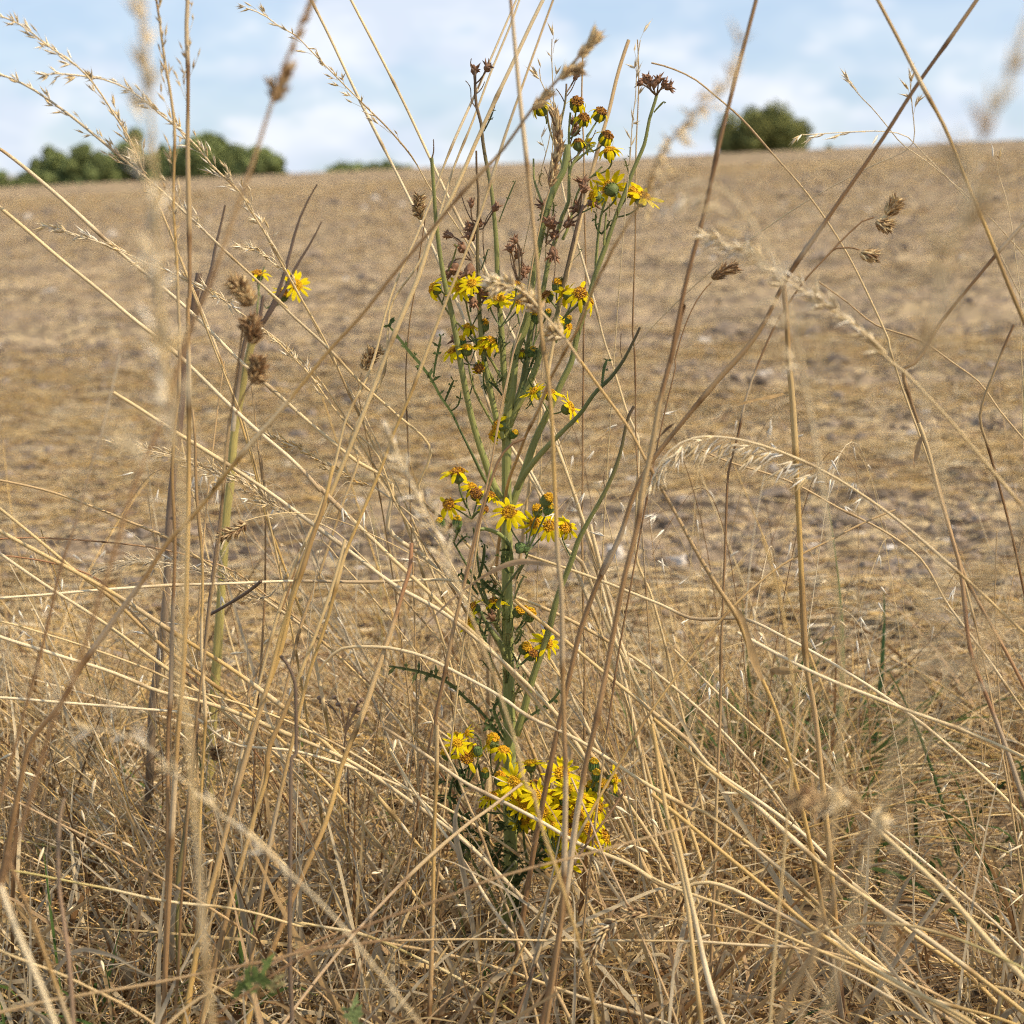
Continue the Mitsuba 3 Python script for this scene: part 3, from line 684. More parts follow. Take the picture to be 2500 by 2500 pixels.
cluster(rag, 1, (985, 1270, 1.79), [(1045, 1138, 'dead', 'S'), (1045, 1205, 'dead', 'F', 1.15), (1030, 1370, 'dead', 'N', 1.25), (1000, 1110, 'dead', 'U')])
cluster(rag, 1, (965, 1050, 1.81), [(968, 1015, 'dead', 'U')])
cluster(rag, 1, (545, 270, 1.79), [(540, 160, 'dead', 'U', 0.9), (628, 148, 'dead', 'S', 0.9)])
cluster(rag, 1, (1112, 330, 1.84), [(1182, 210, 'dead', 'S', 0.7)])
cluster(rag, 1, (590, 1180, 1.78), [(680, 1030, 'dead', 'S', 0.9), (575, 1130, 'dead', 'S', 0.8)])
cluster(rag, 1, (540, 1180, 1.77), [(485, 1160, 'dead', 'L', 1.2), (500, 1200, 'dead', 'A', 1.1), (520, 1000, 'dead', 'U', 0.8)])
cluster(rag, 1, (520, 1380, 1.77), [(350, 1212, 'dead', 'L', 0.9), (445, 1280, 'dead', 'A', 1.1), (400, 1465, 'dead', 'N', 1.4), (500, 1485, 'dead', 'N', 1.35)])
cluster(rag, 1, (810, 1520, 1.78), [(755, 1285, 'dead', 'A', 0.9), (820, 1320, 'dead', 'S', 0.9), (780, 1240, 'dead', 'A', 0.7), (870, 1420, 'dead', 'S', 0.9), (850, 1480, 'dead', 'N', 0.9)])
cluster(rag, 1, (1680, 345, 1.80), [(1562, 257, 'dead', 'L', 0.65), (1600, 228, 'dead', 'A', .8), (1642, 238, 'dead', 'U', .8), (1692, 222, 'dead', 'U', .8), (1738, 250, 'dead', 'S', 0.8), (1778, 286, 'dead', 'R', 0.8), (1625, 215, 'dead', 'A', .7), (1670, 245, 'dead', 'U', .8)])
cluster(rag, 1, (330, 1650, 1.77), [(280, 1555, 'open', 'L', 0.95)])
cluster(rag, 1, (480, 1640, 1.76), [(450, 1555, 'open', 'F', 0.95), (520, 1530, 'open', 'M', .8), (600, 1560, 'dead', 'U', 1.1), (530, 1670, 'dead', 'N', 1.0)])
cluster(rag, 1, (700, 1800, 1.76), [(690, 1625, 'open', 'M', 1.0), (825, 1630, 'open', 'M', 0.95), (600, 1520, 'open', 'U', .7), (800, 1530, 'open', 'U', .7)])
cluster(rag, 1, (1070, 1700, 1.79), [(1060, 1525, 'brush', 'U', 1.0), (990, 1600, 'spent', 'A', 0.9), (1090, 1640, 'dead', 'R', 0.7)])
cluster(rag, 1, (1090, 1750, 1.77), [(1200, 1590, 'open', 'F', 1.05), (1120, 1590, 'open', 'B', .9), (1260, 1640, 'open', 'R', .8)])
cluster(rag, 2, (530, 470, 1.78), [(500, 385, 'open', 'U', 0.9), (598, 362, 'brush', 'U', 0.9), (640, 470, 'open', 'S', 0.9), (605, 495, 'open', 'F', 0.85), (395, 450, 'dead', 'L', 0.9)])
cluster(rag, 2, (510, 620, 1.78), [(410, 535, 'open', 'A', 1.0), (490, 515, 'open', 'U', 0.9), (565, 640, 'spent', 'D', .9), (455, 470, 'bud', 'U', 1.1)])
cluster(rag, 2, (860, 620, 1.80), [(902, 530, 'bud', 'S', 1.0), (925, 310, 'bud', 'U', 1.1), (1000, 290, 'bud', 'S', .9), (830, 540, 'spent', 'U', .8)])
cluster(rag, 2, (1050, 480, 1.79), [(1120, 378, 'open', 'R', 0.95), (1130, 330, 'bud', 'S', .8)])
cluster(rag, 2, (1010, 930, 1.78), [(1135, 890, 'open', 'R', 1.0), (915, 790, 'open', 'A', 0.8), (1010, 800, 'open', 'U', .9)])
cluster(rag, 2, (720, 1120, 1.80), [(680, 1000, 'open', 'L', 1.0), (650, 1060, 'open', 'L', .8), (790, 1050, 'bud', 'S', .9)])
cluster(rag, 2, (490, 1520, 1.77), [(430, 1300, 'open', 'U', 1.2)], 2.2)
cluster(rag, 2, (520, 1590, 1.77), [(378, 1500, 'open', 'G', 1.0), (548, 1430, 'spent', 'M', 1.1), (600, 1525, 'spent', 'R', 0.8), (520, 1390, 'open', 'S', .8), (640, 1440, 'open', 'S', .7)])
cluster(rag, 3, (405, 190, 1.77), [(320, 60, 'bud', 'A', 1.0), (430, 55, 'bud', 'U', 1.15), (425, 105, 'tight', 'F', 1.2), (380, 75, 'dead', 'U', 0.6)])
cluster(rag, 16, (560, 1600, 1.755), [(275, 985, 'open', 'M', 1.2), (665, 1130, 'open', 'D', 0.95), (905, 1190, 'open', 'F', 1.0), (720, 920, 'brush', 'U', 0.95), (890, 750, 'brush', 'S', 1.1), (910, 890, 'bud', 'S', 1.2),
                                     (430, 1500, 'tight', 'F', 1.3), (460, 1560, 'tight', 'D', 1.2), (490, 1490, 'tight', 'S', 1.2), (410, 1560, 'tight', 'L', 1.1), (540, 1520, 'tight', 'U', 1.0)])
cluster(rag, 16, (1250, 1680, 1.76), [(1165, 1215, 'open', 'H', 1.0)])
cluster(rag, 3, (690, 690, 1.79), [(660, 565, 'open', 'U', 0.9), (530, 600, 'open', 'L', 0.9), (515, 680, 'open', 'L', .9), (630, 650, 'dead', 'L', 0.9)])
cluster(rag, 3, (790, 760, 1.79), [(820, 620, 'brush', 'S', 1.0), (890, 640, 'brush', 'S', 1.1), (850, 610, 'open', 'U', .7)])
cluster(rag, 3, (800, 980, 1.77), [(990, 825, 'open', 'H', 1.0), (860, 850, 'brush', 'S', 1.1), (900, 890, 'spent', 'S', 1.0)])
cluster(rag, 17, (350, 640, 1.76), [(255, 255, 'open', 'M', 0.85), (350, 385, 'open', 'F', 1.1), (245, 200, 'brush', 'U', 1.1), (355, 150, 'open', 'L', .6), (150, 340, 'bud', 'A', 1.3), (385, 290, 'spent', 'F', 0.7), (450, 300, 'tight', 'U', 1.5), (520, 520, 'bud', 'U', 1.0)])
cluster(rag, 17, (590, 560, 1.77), [(690, 320, 'open', 'S', 1.0), (590, 210, 'brush', 'U', 1.2), (560, 240, 'open', 'L', .7)])
cluster(rag, 17, (800, 1000, 1.75), [(660, 570, 'brush', 'U', 1.15), (790, 620, 'open', 'M', 1.15), (820, 745, 'open', 'F', 1.1), (580, 760, 'open', 'A', 1.0), (985, 640, 'spent', 'M', 0.9), (890, 955, 'open', 'D', 1.1), (740, 870, 'tight', 'F', 1.2), (930, 700, 'open', 'S', .9), (870, 840, 'open', 'F', .9)])
cluster(rag, 17, (960, 1120, 1.77), [(945, 445, 'open', 'U', 1.0)], 2.0)
cluster(rag, 17, (1120, 1240, 1.745), [(1240, 540, 'open', 'M', 1.25), (1100, 800, 'open', 'F', 1.1), (1225, 910, 'open', 'F', 1.15), (1230, 775, 'bud', 'U', 1.1), (1180, 1060, 'brush', 'M', 1.15), (1150, 740, 'open', 'A', .9), (1330, 840, 'open', 'M', .9), (1300, 960, 'open', 'F', .95)])
cluster(rag, 17, (1340, 1180, 1.735), [(1450, 850, 'open', 'H', 1.15), (1580, 850, 'open', 'H', 1.0), (1500, 1060, 'open', 'F', 1.05), (1640, 1130, 'open', 'R', 1.15), (1420, 760, 'open', 'U', .9), (1400, 1020, 'open', 'F', .9), (1560, 1180, 'open', 'R', .85), (1320, 1040, 'spent', 'F', 0.9)])
cluster(rag, 17, (1180, 1300, 1.72), [(1010, 740, 'open', 'M', 1.0), (1060, 900, 'open', 'F', 1.05), (1130, 990, 'open', 'F', 1.0), (1290, 690, 'open', 'M', .95), (1390, 930, 'open', 'F', 1.05), (1450, 1140, 'open', 'H', 1.0), (1290, 1120, 'open', 'F', 1.0)])
cluster(rag, 17, (1200, 1500, 1.745), [(1240, 1330, 'open', 'D', 1.25), (1250, 1230, 'open', 'M', .9), (1030, 1130, 'bud', 'L', 1.0), (1120, 1220, 'bud', 'U', 1.1)])
cluster(rag, 17, (1530, 720, 1.745), [(1545, 440, 'bud', 'U', 1.3), (1570, 540, 'bud', 'U', 1.2), (1520, 660, 'bud', 'U', 1.4), (1525, 740, 'bud', 'U', 1.2), (1630, 640, 'brush', 'S', 1.1), (1735, 590, 'open', 'R', 0.9)])

# leaves
def cut_leaf(path, width, lobes, col, seed, y0, y1, curl=0.3):
    """A dissected ragwort leaf: midrib and toothed lobes on both sides, tip first."""
    r_ = np.random.RandomState(seed)
    P, uv = pixel_path(path, y0, y1)
    Q, L = spline(P, 26)
    wd = metres(width, y0)
    t = unit(np.gradient(Q, axis=0))
    side0 = unit(np.cross(t, unit(-FWD + r_.normal(0, 0.45, 3))))
    c = colour(col)
    out = [ribbons(Q[None], (np.interp(np.linspace(0, 1, 26), [0, 0.2, 1], [0.12, 0.22, 0.16]) * wd)[None], side0[None], (c * 0.95)[None, None], 0.4)]
    lp, lw, ls, lc = [], [], [], []
    for k in range(lobes):
        f = 0.04 + 0.86 * k / lobes + r_.uniform(-0.02, 0.02)
        i = int(f * 25)
        for sg in (-1, 1):
            if r_.uniform() < 0.12:
                continue
            up = unit(np.cross(side0[i], t[i]))
            d = unit(side0[i] * sg - t[i] * r_.uniform(0.2, 0.9) + up * r_.normal(0, curl))
            l = wd * (0.45 + 0.65 * math.sin(math.pi * min(1, f + 0.25))) * r_.uniform(0.55, 1.15)
            s = np.linspace(0, 1, 5)
            b = up * r_.normal(0, 0.45) + t[i] * r_.normal(0, 0.3)
            lp.append(Q[i] + d * (s * l)[:, None] + b * (s ** 2 * l)[:, None])
            lw.append(l * 0.5 * np.array([0.30, 0.22, 0.40, 0.26, 0.03]) * r_.uniform(0.8, 1.2))
            ls.append(np.repeat(unit(t[i] + up * r_.normal(0, 0.4))[None], 5, 0))
            lc.append(c * r_.uniform(0.8, 1.25))
            for q in range(2):
                j = 2
                dd = unit(d + t[i] * (0.9 if q else -0.9) + up * r_.normal(0, 0.4))
                b0 = lp[len(lp) - 1][j] if q == 0 else lp[len(lp) - 2][j]
                lp.append(b0 + dd * (s * l * 0.38)[:, None]); lw.append(l * 0.13 * np.array([0.8, 0.9, 0.8, 0.5, 0.05])); ls.append(np.repeat(unit(np.cross(dd, up))[None], 5, 0)); lc.append(lc[-1])
    out.append(ribbons(np.array(lp), np.array(lw), np.array(ls), np.array(lc)[:, None], 0.3))
    return join(out)
LEAVES = [((2, 0, 375, 60, 450, 130, 540, 200, 620, 270, 720, 330, 830, 380, 900, 440, 1020), 26, 9, 'deep', 1.74, 1.77), ((2, 325, 440, 310, 520, 290, 610, 280, 700), 16, 4, 'deep', 1.75, 1.76), ((2, 405, 720, 375, 790, 350, 850), 14, 3, 'deep', 1.75, 1.76),
          ((2, 450, 790, 440, 860, 390, 910), 14, 3, 'deep', 1.75, 1.76), ((3, 0, 970, 120, 990, 250, 1020, 380, 1080, 480, 1170, 560, 1240, 640, 1330, 700, 1420), 24, 11, (0.13, 0.155, 0.065), 1.70, 1.79),
          ((3, 1075, 1120, 1040, 1170, 980, 1220, 880, 1290, 790, 1380), 20, 5, (0.17, 0.21, 0.08), 1.77, 1.79), ((3, 850, 400, 810, 480, 785, 560), 14, 2, (0.27, 0.28, 0.12), 1.78, 1.79), ((1, 795, 880, 760, 960, 720, 1060, 690, 1140), 10, 2, (0.17, 0.20, 0.09), 1.78, 1.79),
          ((1, 620, 1310, 600, 1380, 575, 1440), 10, 2, (0.15, 0.18, 0.08), 1.77, 1.77), ((1, 425, 1290, 400, 1380, 370, 1450), 10, 2, 'green', 1.75, 1.76), ((1, 655, 440, 630, 500, 595, 570), 14, 2, (0.14, 0.15, 0.08), 1.78, 1.79),
          ((15, 990, 340, 985, 420, 1000, 520, 1050, 580), 14, 3, 'deep', 1.80, 1.81), ((15, 1150, 440, 1110, 520, 1050, 590), 14, 3, 'deep', 1.80, 1.81), ((1, 1730, 380, 1690, 420, 1665, 450), 12, 1, 'green', 1.79, 1.80),
          ((1, 1215, 1310, 1185, 1350, 1140, 1395), 10, 2, (0.17, 0.22, 0.10), 1.77, 1.79), ((2, 1370, 590, 1350, 650, 1340, 740), 18, 2, (0.10, 0.15, 0.07), 1.72, 1.74), ((1, 1515, 670, 1515, 740, 1510, 800), 8, 2, 'green', 1.80, 1.81), ((1, 1480, 740, 1495, 790, 1510, 850), 8, 2, 'green', 1.80, 1.81),
          ((3, 600, 200, 595, 280, 580, 360, 560, 420), 20, 5, 'deep', 1.76, 1.78), ((3, 580, 420, 620, 470, 680, 510, 720, 540), 26, 5, 'deep', 1.75, 1.78), ((3, 450, 380, 500, 440, 560, 520), 18, 4, 'deep', 1.78, 1.79), ((3, 720, 250, 715, 300, 730, 350, 760, 390), 24, 4, 'deep', 1.74, 1.77),
          ((3, 490, 150, 450, 180, 420, 220), 12, 3, 'deep', 1.77, 1.77), ((3, 600, 1330, 660, 1370, 720, 1440), 24, 5, 'deep', 1.77, 1.79), ((3, 690, 1180, 660, 1240, 690, 1330, 730, 1420), 22, 6, 'deep', 1.76, 1.79), ((3, 860, 1040, 820, 1070, 790, 1090), 12, 3, 'green', 1.78, 1.79), ((3, 830, 740, 810, 780, 785, 820), 14, 3, 'green', 1.78, 1.79),
          ((3, 620, 700, 600, 800, 630, 900, 660, 1000), 14, 7, 'deep', 1.77, 1.78), ((3, 590, 640, 570, 720, 600, 800), 14, 4, 'deep', 1.77, 1.78), ((3, 770, 880, 800, 940, 815, 990), 12, 4, (0.16, 0.19, 0.10), 1.78, 1.79)]
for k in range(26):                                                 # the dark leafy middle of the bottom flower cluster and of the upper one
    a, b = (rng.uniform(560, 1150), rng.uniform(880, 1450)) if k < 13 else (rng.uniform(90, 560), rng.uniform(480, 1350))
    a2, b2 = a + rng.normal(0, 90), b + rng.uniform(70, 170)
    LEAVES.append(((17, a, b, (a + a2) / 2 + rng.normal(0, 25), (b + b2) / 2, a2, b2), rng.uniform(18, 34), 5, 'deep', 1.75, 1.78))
for k in range(34):
    a, b = rng.uniform(520, 1020), rng.uniform(120, 800)
    a2, b2 = a + rng.normal(0, 40), b + rng.uniform(70, 150)
    LEAVES.append(((2, a, b, (a + a2) / 2 + rng.normal(0, 15), (b + b2) / 2, a2, b2), rng.uniform(9, 18), 4, (0.10, 0.14, 0.065), 1.76, 1.82))
for k in range(6):
    a, b = rng.uniform(760, 880), rng.uniform(750, 1350)
    LEAVES.append(((4, a, b, a + 20, b + 40, a - 20, b + 110), rng.uniform(18, 30), 4, 'deep', 1.74, 1.77))
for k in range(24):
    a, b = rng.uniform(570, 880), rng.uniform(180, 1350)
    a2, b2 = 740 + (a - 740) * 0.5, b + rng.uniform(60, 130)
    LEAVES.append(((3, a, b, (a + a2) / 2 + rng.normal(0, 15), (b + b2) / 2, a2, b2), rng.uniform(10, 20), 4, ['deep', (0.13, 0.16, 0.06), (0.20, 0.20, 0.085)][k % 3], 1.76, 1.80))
for k in range(14):
    a, b = rng.uniform(900, 1500), rng.uniform(700, 1700)
    LEAVES.append(((1, a, b, a + rng.normal(0, 12), b + 40, a + rng.normal(0, 15), b + 85), rng.uniform(8, 13), 3, [(0.16, 0.18, 0.075), (0.21, 0.19, 0.09)][k % 2], 1.78, 1.81))
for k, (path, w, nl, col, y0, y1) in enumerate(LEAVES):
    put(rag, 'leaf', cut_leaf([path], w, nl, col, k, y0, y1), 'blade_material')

# ------------------------------------------------------------------ other weeds
weed = thing('withered_ragwort', 'withered ragwort at left with yellow green stem, dark forked twigs and two yellow flowers', 'wildflower')
rag_stem(weed, 'stem', 15, 24, [(0.34, 0.28, 0.10), (0.45, 0.385, 0.13), (0.42, 0.36, 0.12), (0.34, 0.29, 0.10), (0.38, 0.32, 0.12)], 2.15, 2.15, (6, 850, 860, 800, 1040, 750, 1280, 700, 1580, 670, 1932), (9, 1430, 600, 1405, 950, 1385, 1250, 1355, 1700), (10, 1330, 100, 1315, 500, 1300, 800), extra=np.array([world(505, 2300, 2.15)]))
rag_stem(weed, 'sheath', 8, 12, ['dark', (0.22, 0.16, 0.10), 'grey'], 2.13, 2.13, (6, 790, 900, 745, 1100, 720, 1300, 690, 1550), ribs=False)
for w0, w1, seg in [(3, 11, (6, 1222, 0, 1160, 110, 1100, 250, 1045, 450, 1000, 610, 940, 760, 880, 870)), (3, 10, (6, 1250, 235, 1180, 370, 1100, 500, 1010, 670, 930, 800, 870, 890)), (7, 10, (6, 882, 700, 870, 790, 855, 880))]:
    rag_stem(weed, 'twig', w0, w1, ['dark', (0.15, 0.11, 0.085), (0.12, 0.085, 0.065)], 2.15, 2.15, seg, ribs=False, K=7, label='dark dead forked twig')
for h in [(6, 1085, 635, 'open', 'H', 1.1), (6, 1015, 690, 'open', 'S', 1.0), (6, 850, 565, 'open', 'U', 0.95), (6, 1050, 600, 'bud', 'U', 1)]:
    flower(weed, *h[:5], hub=(900, 780, 2.2), scale=h[5] * 1.15, dist=2.2)
rag_stem(weed, 'twig', 3, 5, ['deep', 'green'], 2.2, 2.18, (6, 890, 520, 860, 620, 850, 720, 840, 860), ribs=False, K=6)

dead = thing('dead_stalk', 'dark weathered dead stalk standing between the two upright straws at left', 'dead weed')
rag_stem(dead, 'stem', 15, 20, ['dark', (0.17, 0.12, 0.09), (0.27, 0.205, 0.135), (0.19, 0.14, 0.09), 'dark'], 2.1, 2.1, (6, 478, 560, 455, 700, 430, 850, 385, 1050, 370, 1330), (9, 1065, 700, 1050, 1100, 1015, 1480, 960, 1850), (10, 950, 150, 935, 500, 895, 880, 855, 1100), ribs=False, K=9, extra=np.array([world(315, 2290, 2.1)]))
rag_stem(dead, 'twig', 4, 11, ['dark', (0.17, 0.13, 0.10), 'dark'], 2.1, 2.1, (6, 643, 130, 615, 260, 585, 380, 555, 540, 510, 680, 450, 830), ribs=False, K=7)
dead2 = thing('dead_stalk', 'dark bent stalk with a side twig pointing up right and a green lower half', 'dead weed')
rag_stem(dead2, 'stem', 6, 14, [(0.30, 0.20, 0.11), (0.20, 0.14, 0.09), (0.17, 0.12, 0.075), (0.19, 0.17, 0.06), (0.20, 0.20, 0.055)], 1.72, 1.68, (9, 1440, 70, 1400, 550, 1350, 950, 1310, 1290, 1285, 1550, 1250, 1900), (10, 1240, 60, 1195, 480, 1150, 830, 1120, 1070, 1122, 1400, 1135, 1800), ribs=False, K=9, extra=np.array([world(444, 2600, 1.66)]))
rag_stem(dead2, 'twig', 8, 8, ['dark', (0.14, 0.11, 0.09)], 1.66, 1.72, (9, 1640, 1080, 1560, 1145, 1450, 1215, 1310, 1295), ribs=False, K=7)
dead3 = thing('dead_stalk', 'dark grey brown knobbly stalk upright left of the ragwort near the bottom edge', 'dead weed')
rag_stem(dead3, 'stem', 8, 12, ['dark', (0.16, 0.115, 0.075), (0.18, 0.13, 0.085), 'dark'], 1.45, 1.4, (11, 475, 1290, 535, 1370, 572, 1500, 575, 1932), (12, 590, 130, 578, 600, 575, 1000, 572, 1400, 590, 1932), ribs=False, K=9, extra=np.array([world(716, 2650, 1.38)]))
dead4 = thing('dead_stalk', 'blurred brown dead stalk at the lower left, its top broken off', 'dead weed')
rag_stem(dead4, 'stem', 9, 12, [(0.25, 0.18, 0.11), (0.27, 0.18, 0.11), (0.20, 0.14, 0.085)], 1.25, 1.2, (10, 405, 510, 370, 700, 368, 1000, 400, 1280, 430, 1500, 462, 1932), ribs=False, K=8, extra=np.array([world(185, 2650, 1.18)]))

pods = thing('dead_weed', 'dead brown weed with tiny round seed pods on thin twigs, low between the straws', 'dead weed')
rag_stem(pods, 'stem', 3, 6, ['dark', (0.16, 0.11, 0.075)], 1.9, 1.9, (11, 905, 1650, 885, 1780, 875, 1900, 900, 1990), ribs=False, K=6, extra=np.array([world(842, 2250, 1.9)]))
for a in [(720, 1555), (732, 1580), (816, 1552), (836, 1596), (914, 1566), (966, 1584), (988, 1568), (968, 1630), (1015, 1688)]:
    tw = pixel_path([(11, a[0], a[1], (a[0] + 885) / 2 + 10, (a[1] + 1780) / 2 - 40, 885, 1790)], 1.9, 1.9)[0]
    Q, _ = spline(tw, 12)
    put(pods, 'twig', tubes(Q[None], np.full((1, 12), 0.0007), np.full((1, 1, 3), 1.0) * np.array([0.17, 0.12, 0.08]), 5))
    v, f = lump(2, int(a[0]), (1, 1, 0.95), 0.25)
    put(pods, 'seed_pod', (v * 0.0026 + Q[0], f, np.full((len(v), 3), 1.0) * np.array([0.24, 0.165, 0.11])))

bram = thing('bramble_shoot', 'small blurred green bramble leaf low at the bottom left of the ragwort', 'plant')
for k, (seg, w) in enumerate([((12, 400, 1600, 300, 1640, 230, 1700, 200, 1760), 34), ((12, 480, 1680, 400, 1650, 330, 1690), 26)]):
    put(bram, 'leaf', cut_leaf([seg], w * 1.5, 4, [(0.13, 0.18, 0.06), (0.33, 0.30, 0.14)][k], 80 + k, 1.2, 1.2, 0.15), 'blade_material', label=['green leaf', 'withered tan leaf'][k])
rag_stem(bram, 'stem', 6, 10, ['tan', (0.22, 0.16, 0.11)], 1.2, 1.2, (12, 300, 1690, 330, 1780, 360, 1932), ribs=False, K=7, extra=np.array([world(640, 2650, 1.15)]))
bram2 = thing('bramble_shoot', 'pale green leaf at the very bottom edge left of the ragwort stem', 'plant')
put(bram2, 'leaf', cut_leaf([(12, 980, 1830, 1000, 1880, 1030, 1960, 1050, 2010)], 42, 4, (0.20, 0.26, 0.11), 83, 1.25, 1.25, 0.1), 'blade_material')
rag_stem(bram2, 'stem', 5, 8, ['green', 'tan'], 1.25, 1.25, (12, 1040, 1960, 1050, 2100), ribs=False, K=7, extra=np.array([world(884, 2700, 1.2)]))

# the small insect on the third flower cluster
bug = thing('insect', 'small dark fly resting on yellow flowers right of the ragwort stem', 'insect')
bp = world(*px(3, 962, 695), 1.765)
bm = [trimesh.creation.icosphere(subdivisions=2) for _ in range(3)]
ex, ez = unit(world(*px(3, 985, 735), 1.765) - world(*px(3, 945, 665), 1.765)), unit(-FWD + UPV * 0.4)
ey = np.cross(ez, ex)
M3 = np.stack([ex, ey, ez])
body = [(np.array(m.vertices) * np.array(sz) + np.array([o, 0, 0]), np.array(m.faces), np.tile(c, (len(m.vertices), 1))) for m, sz, o, c in zip(bm, [(.0014, .0013, .0013), (.0022, .0018, .0018), (.0042, .0017, .0016)], [-.0042, -.0015, .0038], [(.05, .04, .035), (.10, .085, .07), (.06, .05, .045)])]
legs = []
for s_ in (-1, 1):
    for q in (-.0025, -.001, .0006):
        legs.append([[q, 0, 0], [q * 1.6, s_ * .003, .0004], [q * 2.2, s_ * .0042, -.002]])
legs += [[[-.005, .0004, .0005], [-.0065, .0012, .0012], [-.008, .0018, .001]], [[-.005, -.0004, .0005], [-.0065, -.0012, .0012], [-.008, -.0018, .001]]]
body.append(tubes(np.array(legs), np.full((8, 3), .00022), np.full((1, 1, 3), .04), 5))
V, F, C = join(body)
put(bug, 'body', (V @ M3 + bp, F, C))
for s_ in (-1, 1):
    wq = np.array([[[-.001, s_ * .0008, .0018], [.002, s_ * .0022, .0022], [.0055, s_ * .0028, .0020], [.0075, s_ * .0024, .0016]]])
    V, F, C = ribbons(wq, np.array([[.0004, .0012, .0014, .0004]]), np.tile([0, 1.0, 0], (1, 4, 1)), np.full((1, 1, 3), 0.35))
    put(bug, 'wing', (V @ M3 + bp, F, C), 'blade_material')

# ------------------------------------------------------------------ traced grass stalks
count = [0]
def grass(name, label, cols, y0, y1, w0, w1, *segs, group=None, ground=True, up=0.0, heads=(), nodes=True, K=7):
    count[0] += 1
    key = thing(name, label, 'grass stalk', group)
    P, uv = pixel_path(segs, y0, y1)
    if up:
        d = unit(P[0] - P[1])
        P = np.vstack([P[0] + d * up, P[0] + d * up * 0.5, P])
    body = P
    L0 = np.linalg.norm(np.diff(P, axis=0), axis=1).sum()
    if ground:
        ext = to_ground(P)
        body = np.vstack([P, ext])
    W0, W1 = metres(w0, y0), metres(w1, y1)
    m, Q = stem_mesh(body, W0, W1, cols, K, nodes, count[0])
    put(key, 'stem', m)
    Qv, _ = spline(P, 80)
    for h in heads:
        kind = h[0]
        if kind == 'panicle':
            put(key, 'panicle', panicle(Qv, *h[1:9], **(h[9] if len(h) > 9 else {})), 'stalk_material')
        elif kind == 'head':
            pts = pixel_path([h[1]], h[7] if len(h) > 7 else y0, h[7] if len(h) > 7 else y0)[0]
            put(key, 'seed_head', spike_head(spline(pts, 12)[0], metres(h[2], y0), h[3], h[4], h[5], lean=h[6] if len(h) > 6 else 0.7))
        elif kind == 'twig':
            pts = pixel_path([h[1]], y0, y0)[0]
            put(key, 'stalk', tubes(spline(pts, 14)[0][None], np.full((1, 14), metres(h[2], y0) / 2), colour(h[3])[None, None], 5))
        elif kind == 'leaf':
            pts = pixel_path([h[1]], h[4] if len(h) > 4 else y0, y0)[0]
            Ql, _ = spline(pts, 20)
            s = np.linspace(0, 1, 20)
            wd = metres(h[2], y0) * 0.5 * np.clip(np.minimum(s * 5, 1.0), 0.05, 1) * (0.75 + 0.25 * np.cos(s * 9))
            sd = np.cross(np.gradient(Ql, axis=0), -FWD)
            tw = h[5] if len(h) > 5 else 0.5
            sd = unit(sd) * np.cos(s * tw * 3)[:, None] + np.array([0, -1, 0.2]) * np.sin(s * tw * 3)[:, None]
            c = colour(h[3]) * (0.8 + 0.4 * meshkit.noise(np.stack([s * 14, s * 0 + count[0], s * 0], 1)))[:, None]
            put(key, 'leaf', ribbons(Ql[None], wd[None], sd[None], c[None], 0.5), 'blade_material')
    return key

PALE = ['cream', 'pale', 'tan']
FRONT = ['pale', 'tan', 'pale', 'cream']
OATS = ['cream', 'cream', 'pale', 'white']
exec_rows = []
# --- foreground, out of focus
grass('oat_stalk', 'upright very blurred pale oat grass at left, its seed head against the sky', ['pale', 'pale', 'tan', 'gold'], 0.72, 0.74, 9, 22, (0, 268, -10, 272, 120, 282, 330, 300, 600, 326, 800, 340, 1000, 346, 1300), (10, 1210, 0, 1245, 500, 1275, 900, 1295, 1300, 1320, 1700, 1345, 1932), heads=[('panicle', 0.0, 0.44, 0.009, 0.015, 0.010, OATS, 0.1, 0.30, dict(per=(1, 2)))])
grass('oat_stalk', 'blurred brown stalk crossing the left tree line with a narrow tan seed head', ['umber', 'umber', 'brown', 'umber', 'brown'], 0.98, 0.95, 8, 20, (5, 1990, -120, 1932, 60, 1800, 400, 1700, 690, 1600, 1000, 1450, 1400, 1310, 1800), (6, 450, 850, 390, 1020, 300, 1320, 190, 1640), (9, 880, 400, 700, 950, 600, 1250, 460, 1680, 340, 1932), (10, 180, 550, 60, 900, 0, 1080), heads=[('head', (5, 1815, 440, 1790, 500, 1755, 580, 1715, 650), 14, 46, 0.0065, ['tan', 'brown', 'tan'], 1.4), ('head', (5, 1700, 520, 1715, 600, 1715, 660), 7, 16, 0.005, ['tan', 'brown'], 1.4), ('head', (5, 1960, 0, 1900, 170, 1840, 350), 5, 18, 0.006, ['tan', 'brown'], 1.8)])
grass('oat_stalk', 'very blurred pale stalk crossing the ragwort stem, its faint head against the sky', ['cream', 'pale', 'tan', 'tan', 'pale'], 0.70, 1.84, 7, 12, (7, 440, 250, 380, 400, 170, 620, 40, 820), (1, 1640, 950, 1500, 1180, 1300, 1480), (2, 1190, 350, 1080, 600, 970, 850, 850, 1120, 760, 1350), (3, 716, 60), heads=[('panicle', 0.0, 0.34, 0.009, 0.012, 0.008, FRONT, 0.2, 0.4, dict(per=(1, 1)))])
grass('oat_stalk', 'very blurred pale oat grass at the right edge with its head against the sky', ['cream', 'pale', 'tan'], 0.58, 0.60, 8, 22, (7, 1990, 60, 1910, 250, 1850, 380, 1780, 560, 1700, 740, 1660, 950), (8, 1400, 300, 1500, 900, 1480, 1500), (13, 1380, 100, 1250, 500, 1170, 850, 1100, 1100), heads=[('panicle', 0.0, 0.40, 0.008, 0.016, 0.010, FRONT, 0.2, 0.3, dict(per=(1, 2)))])
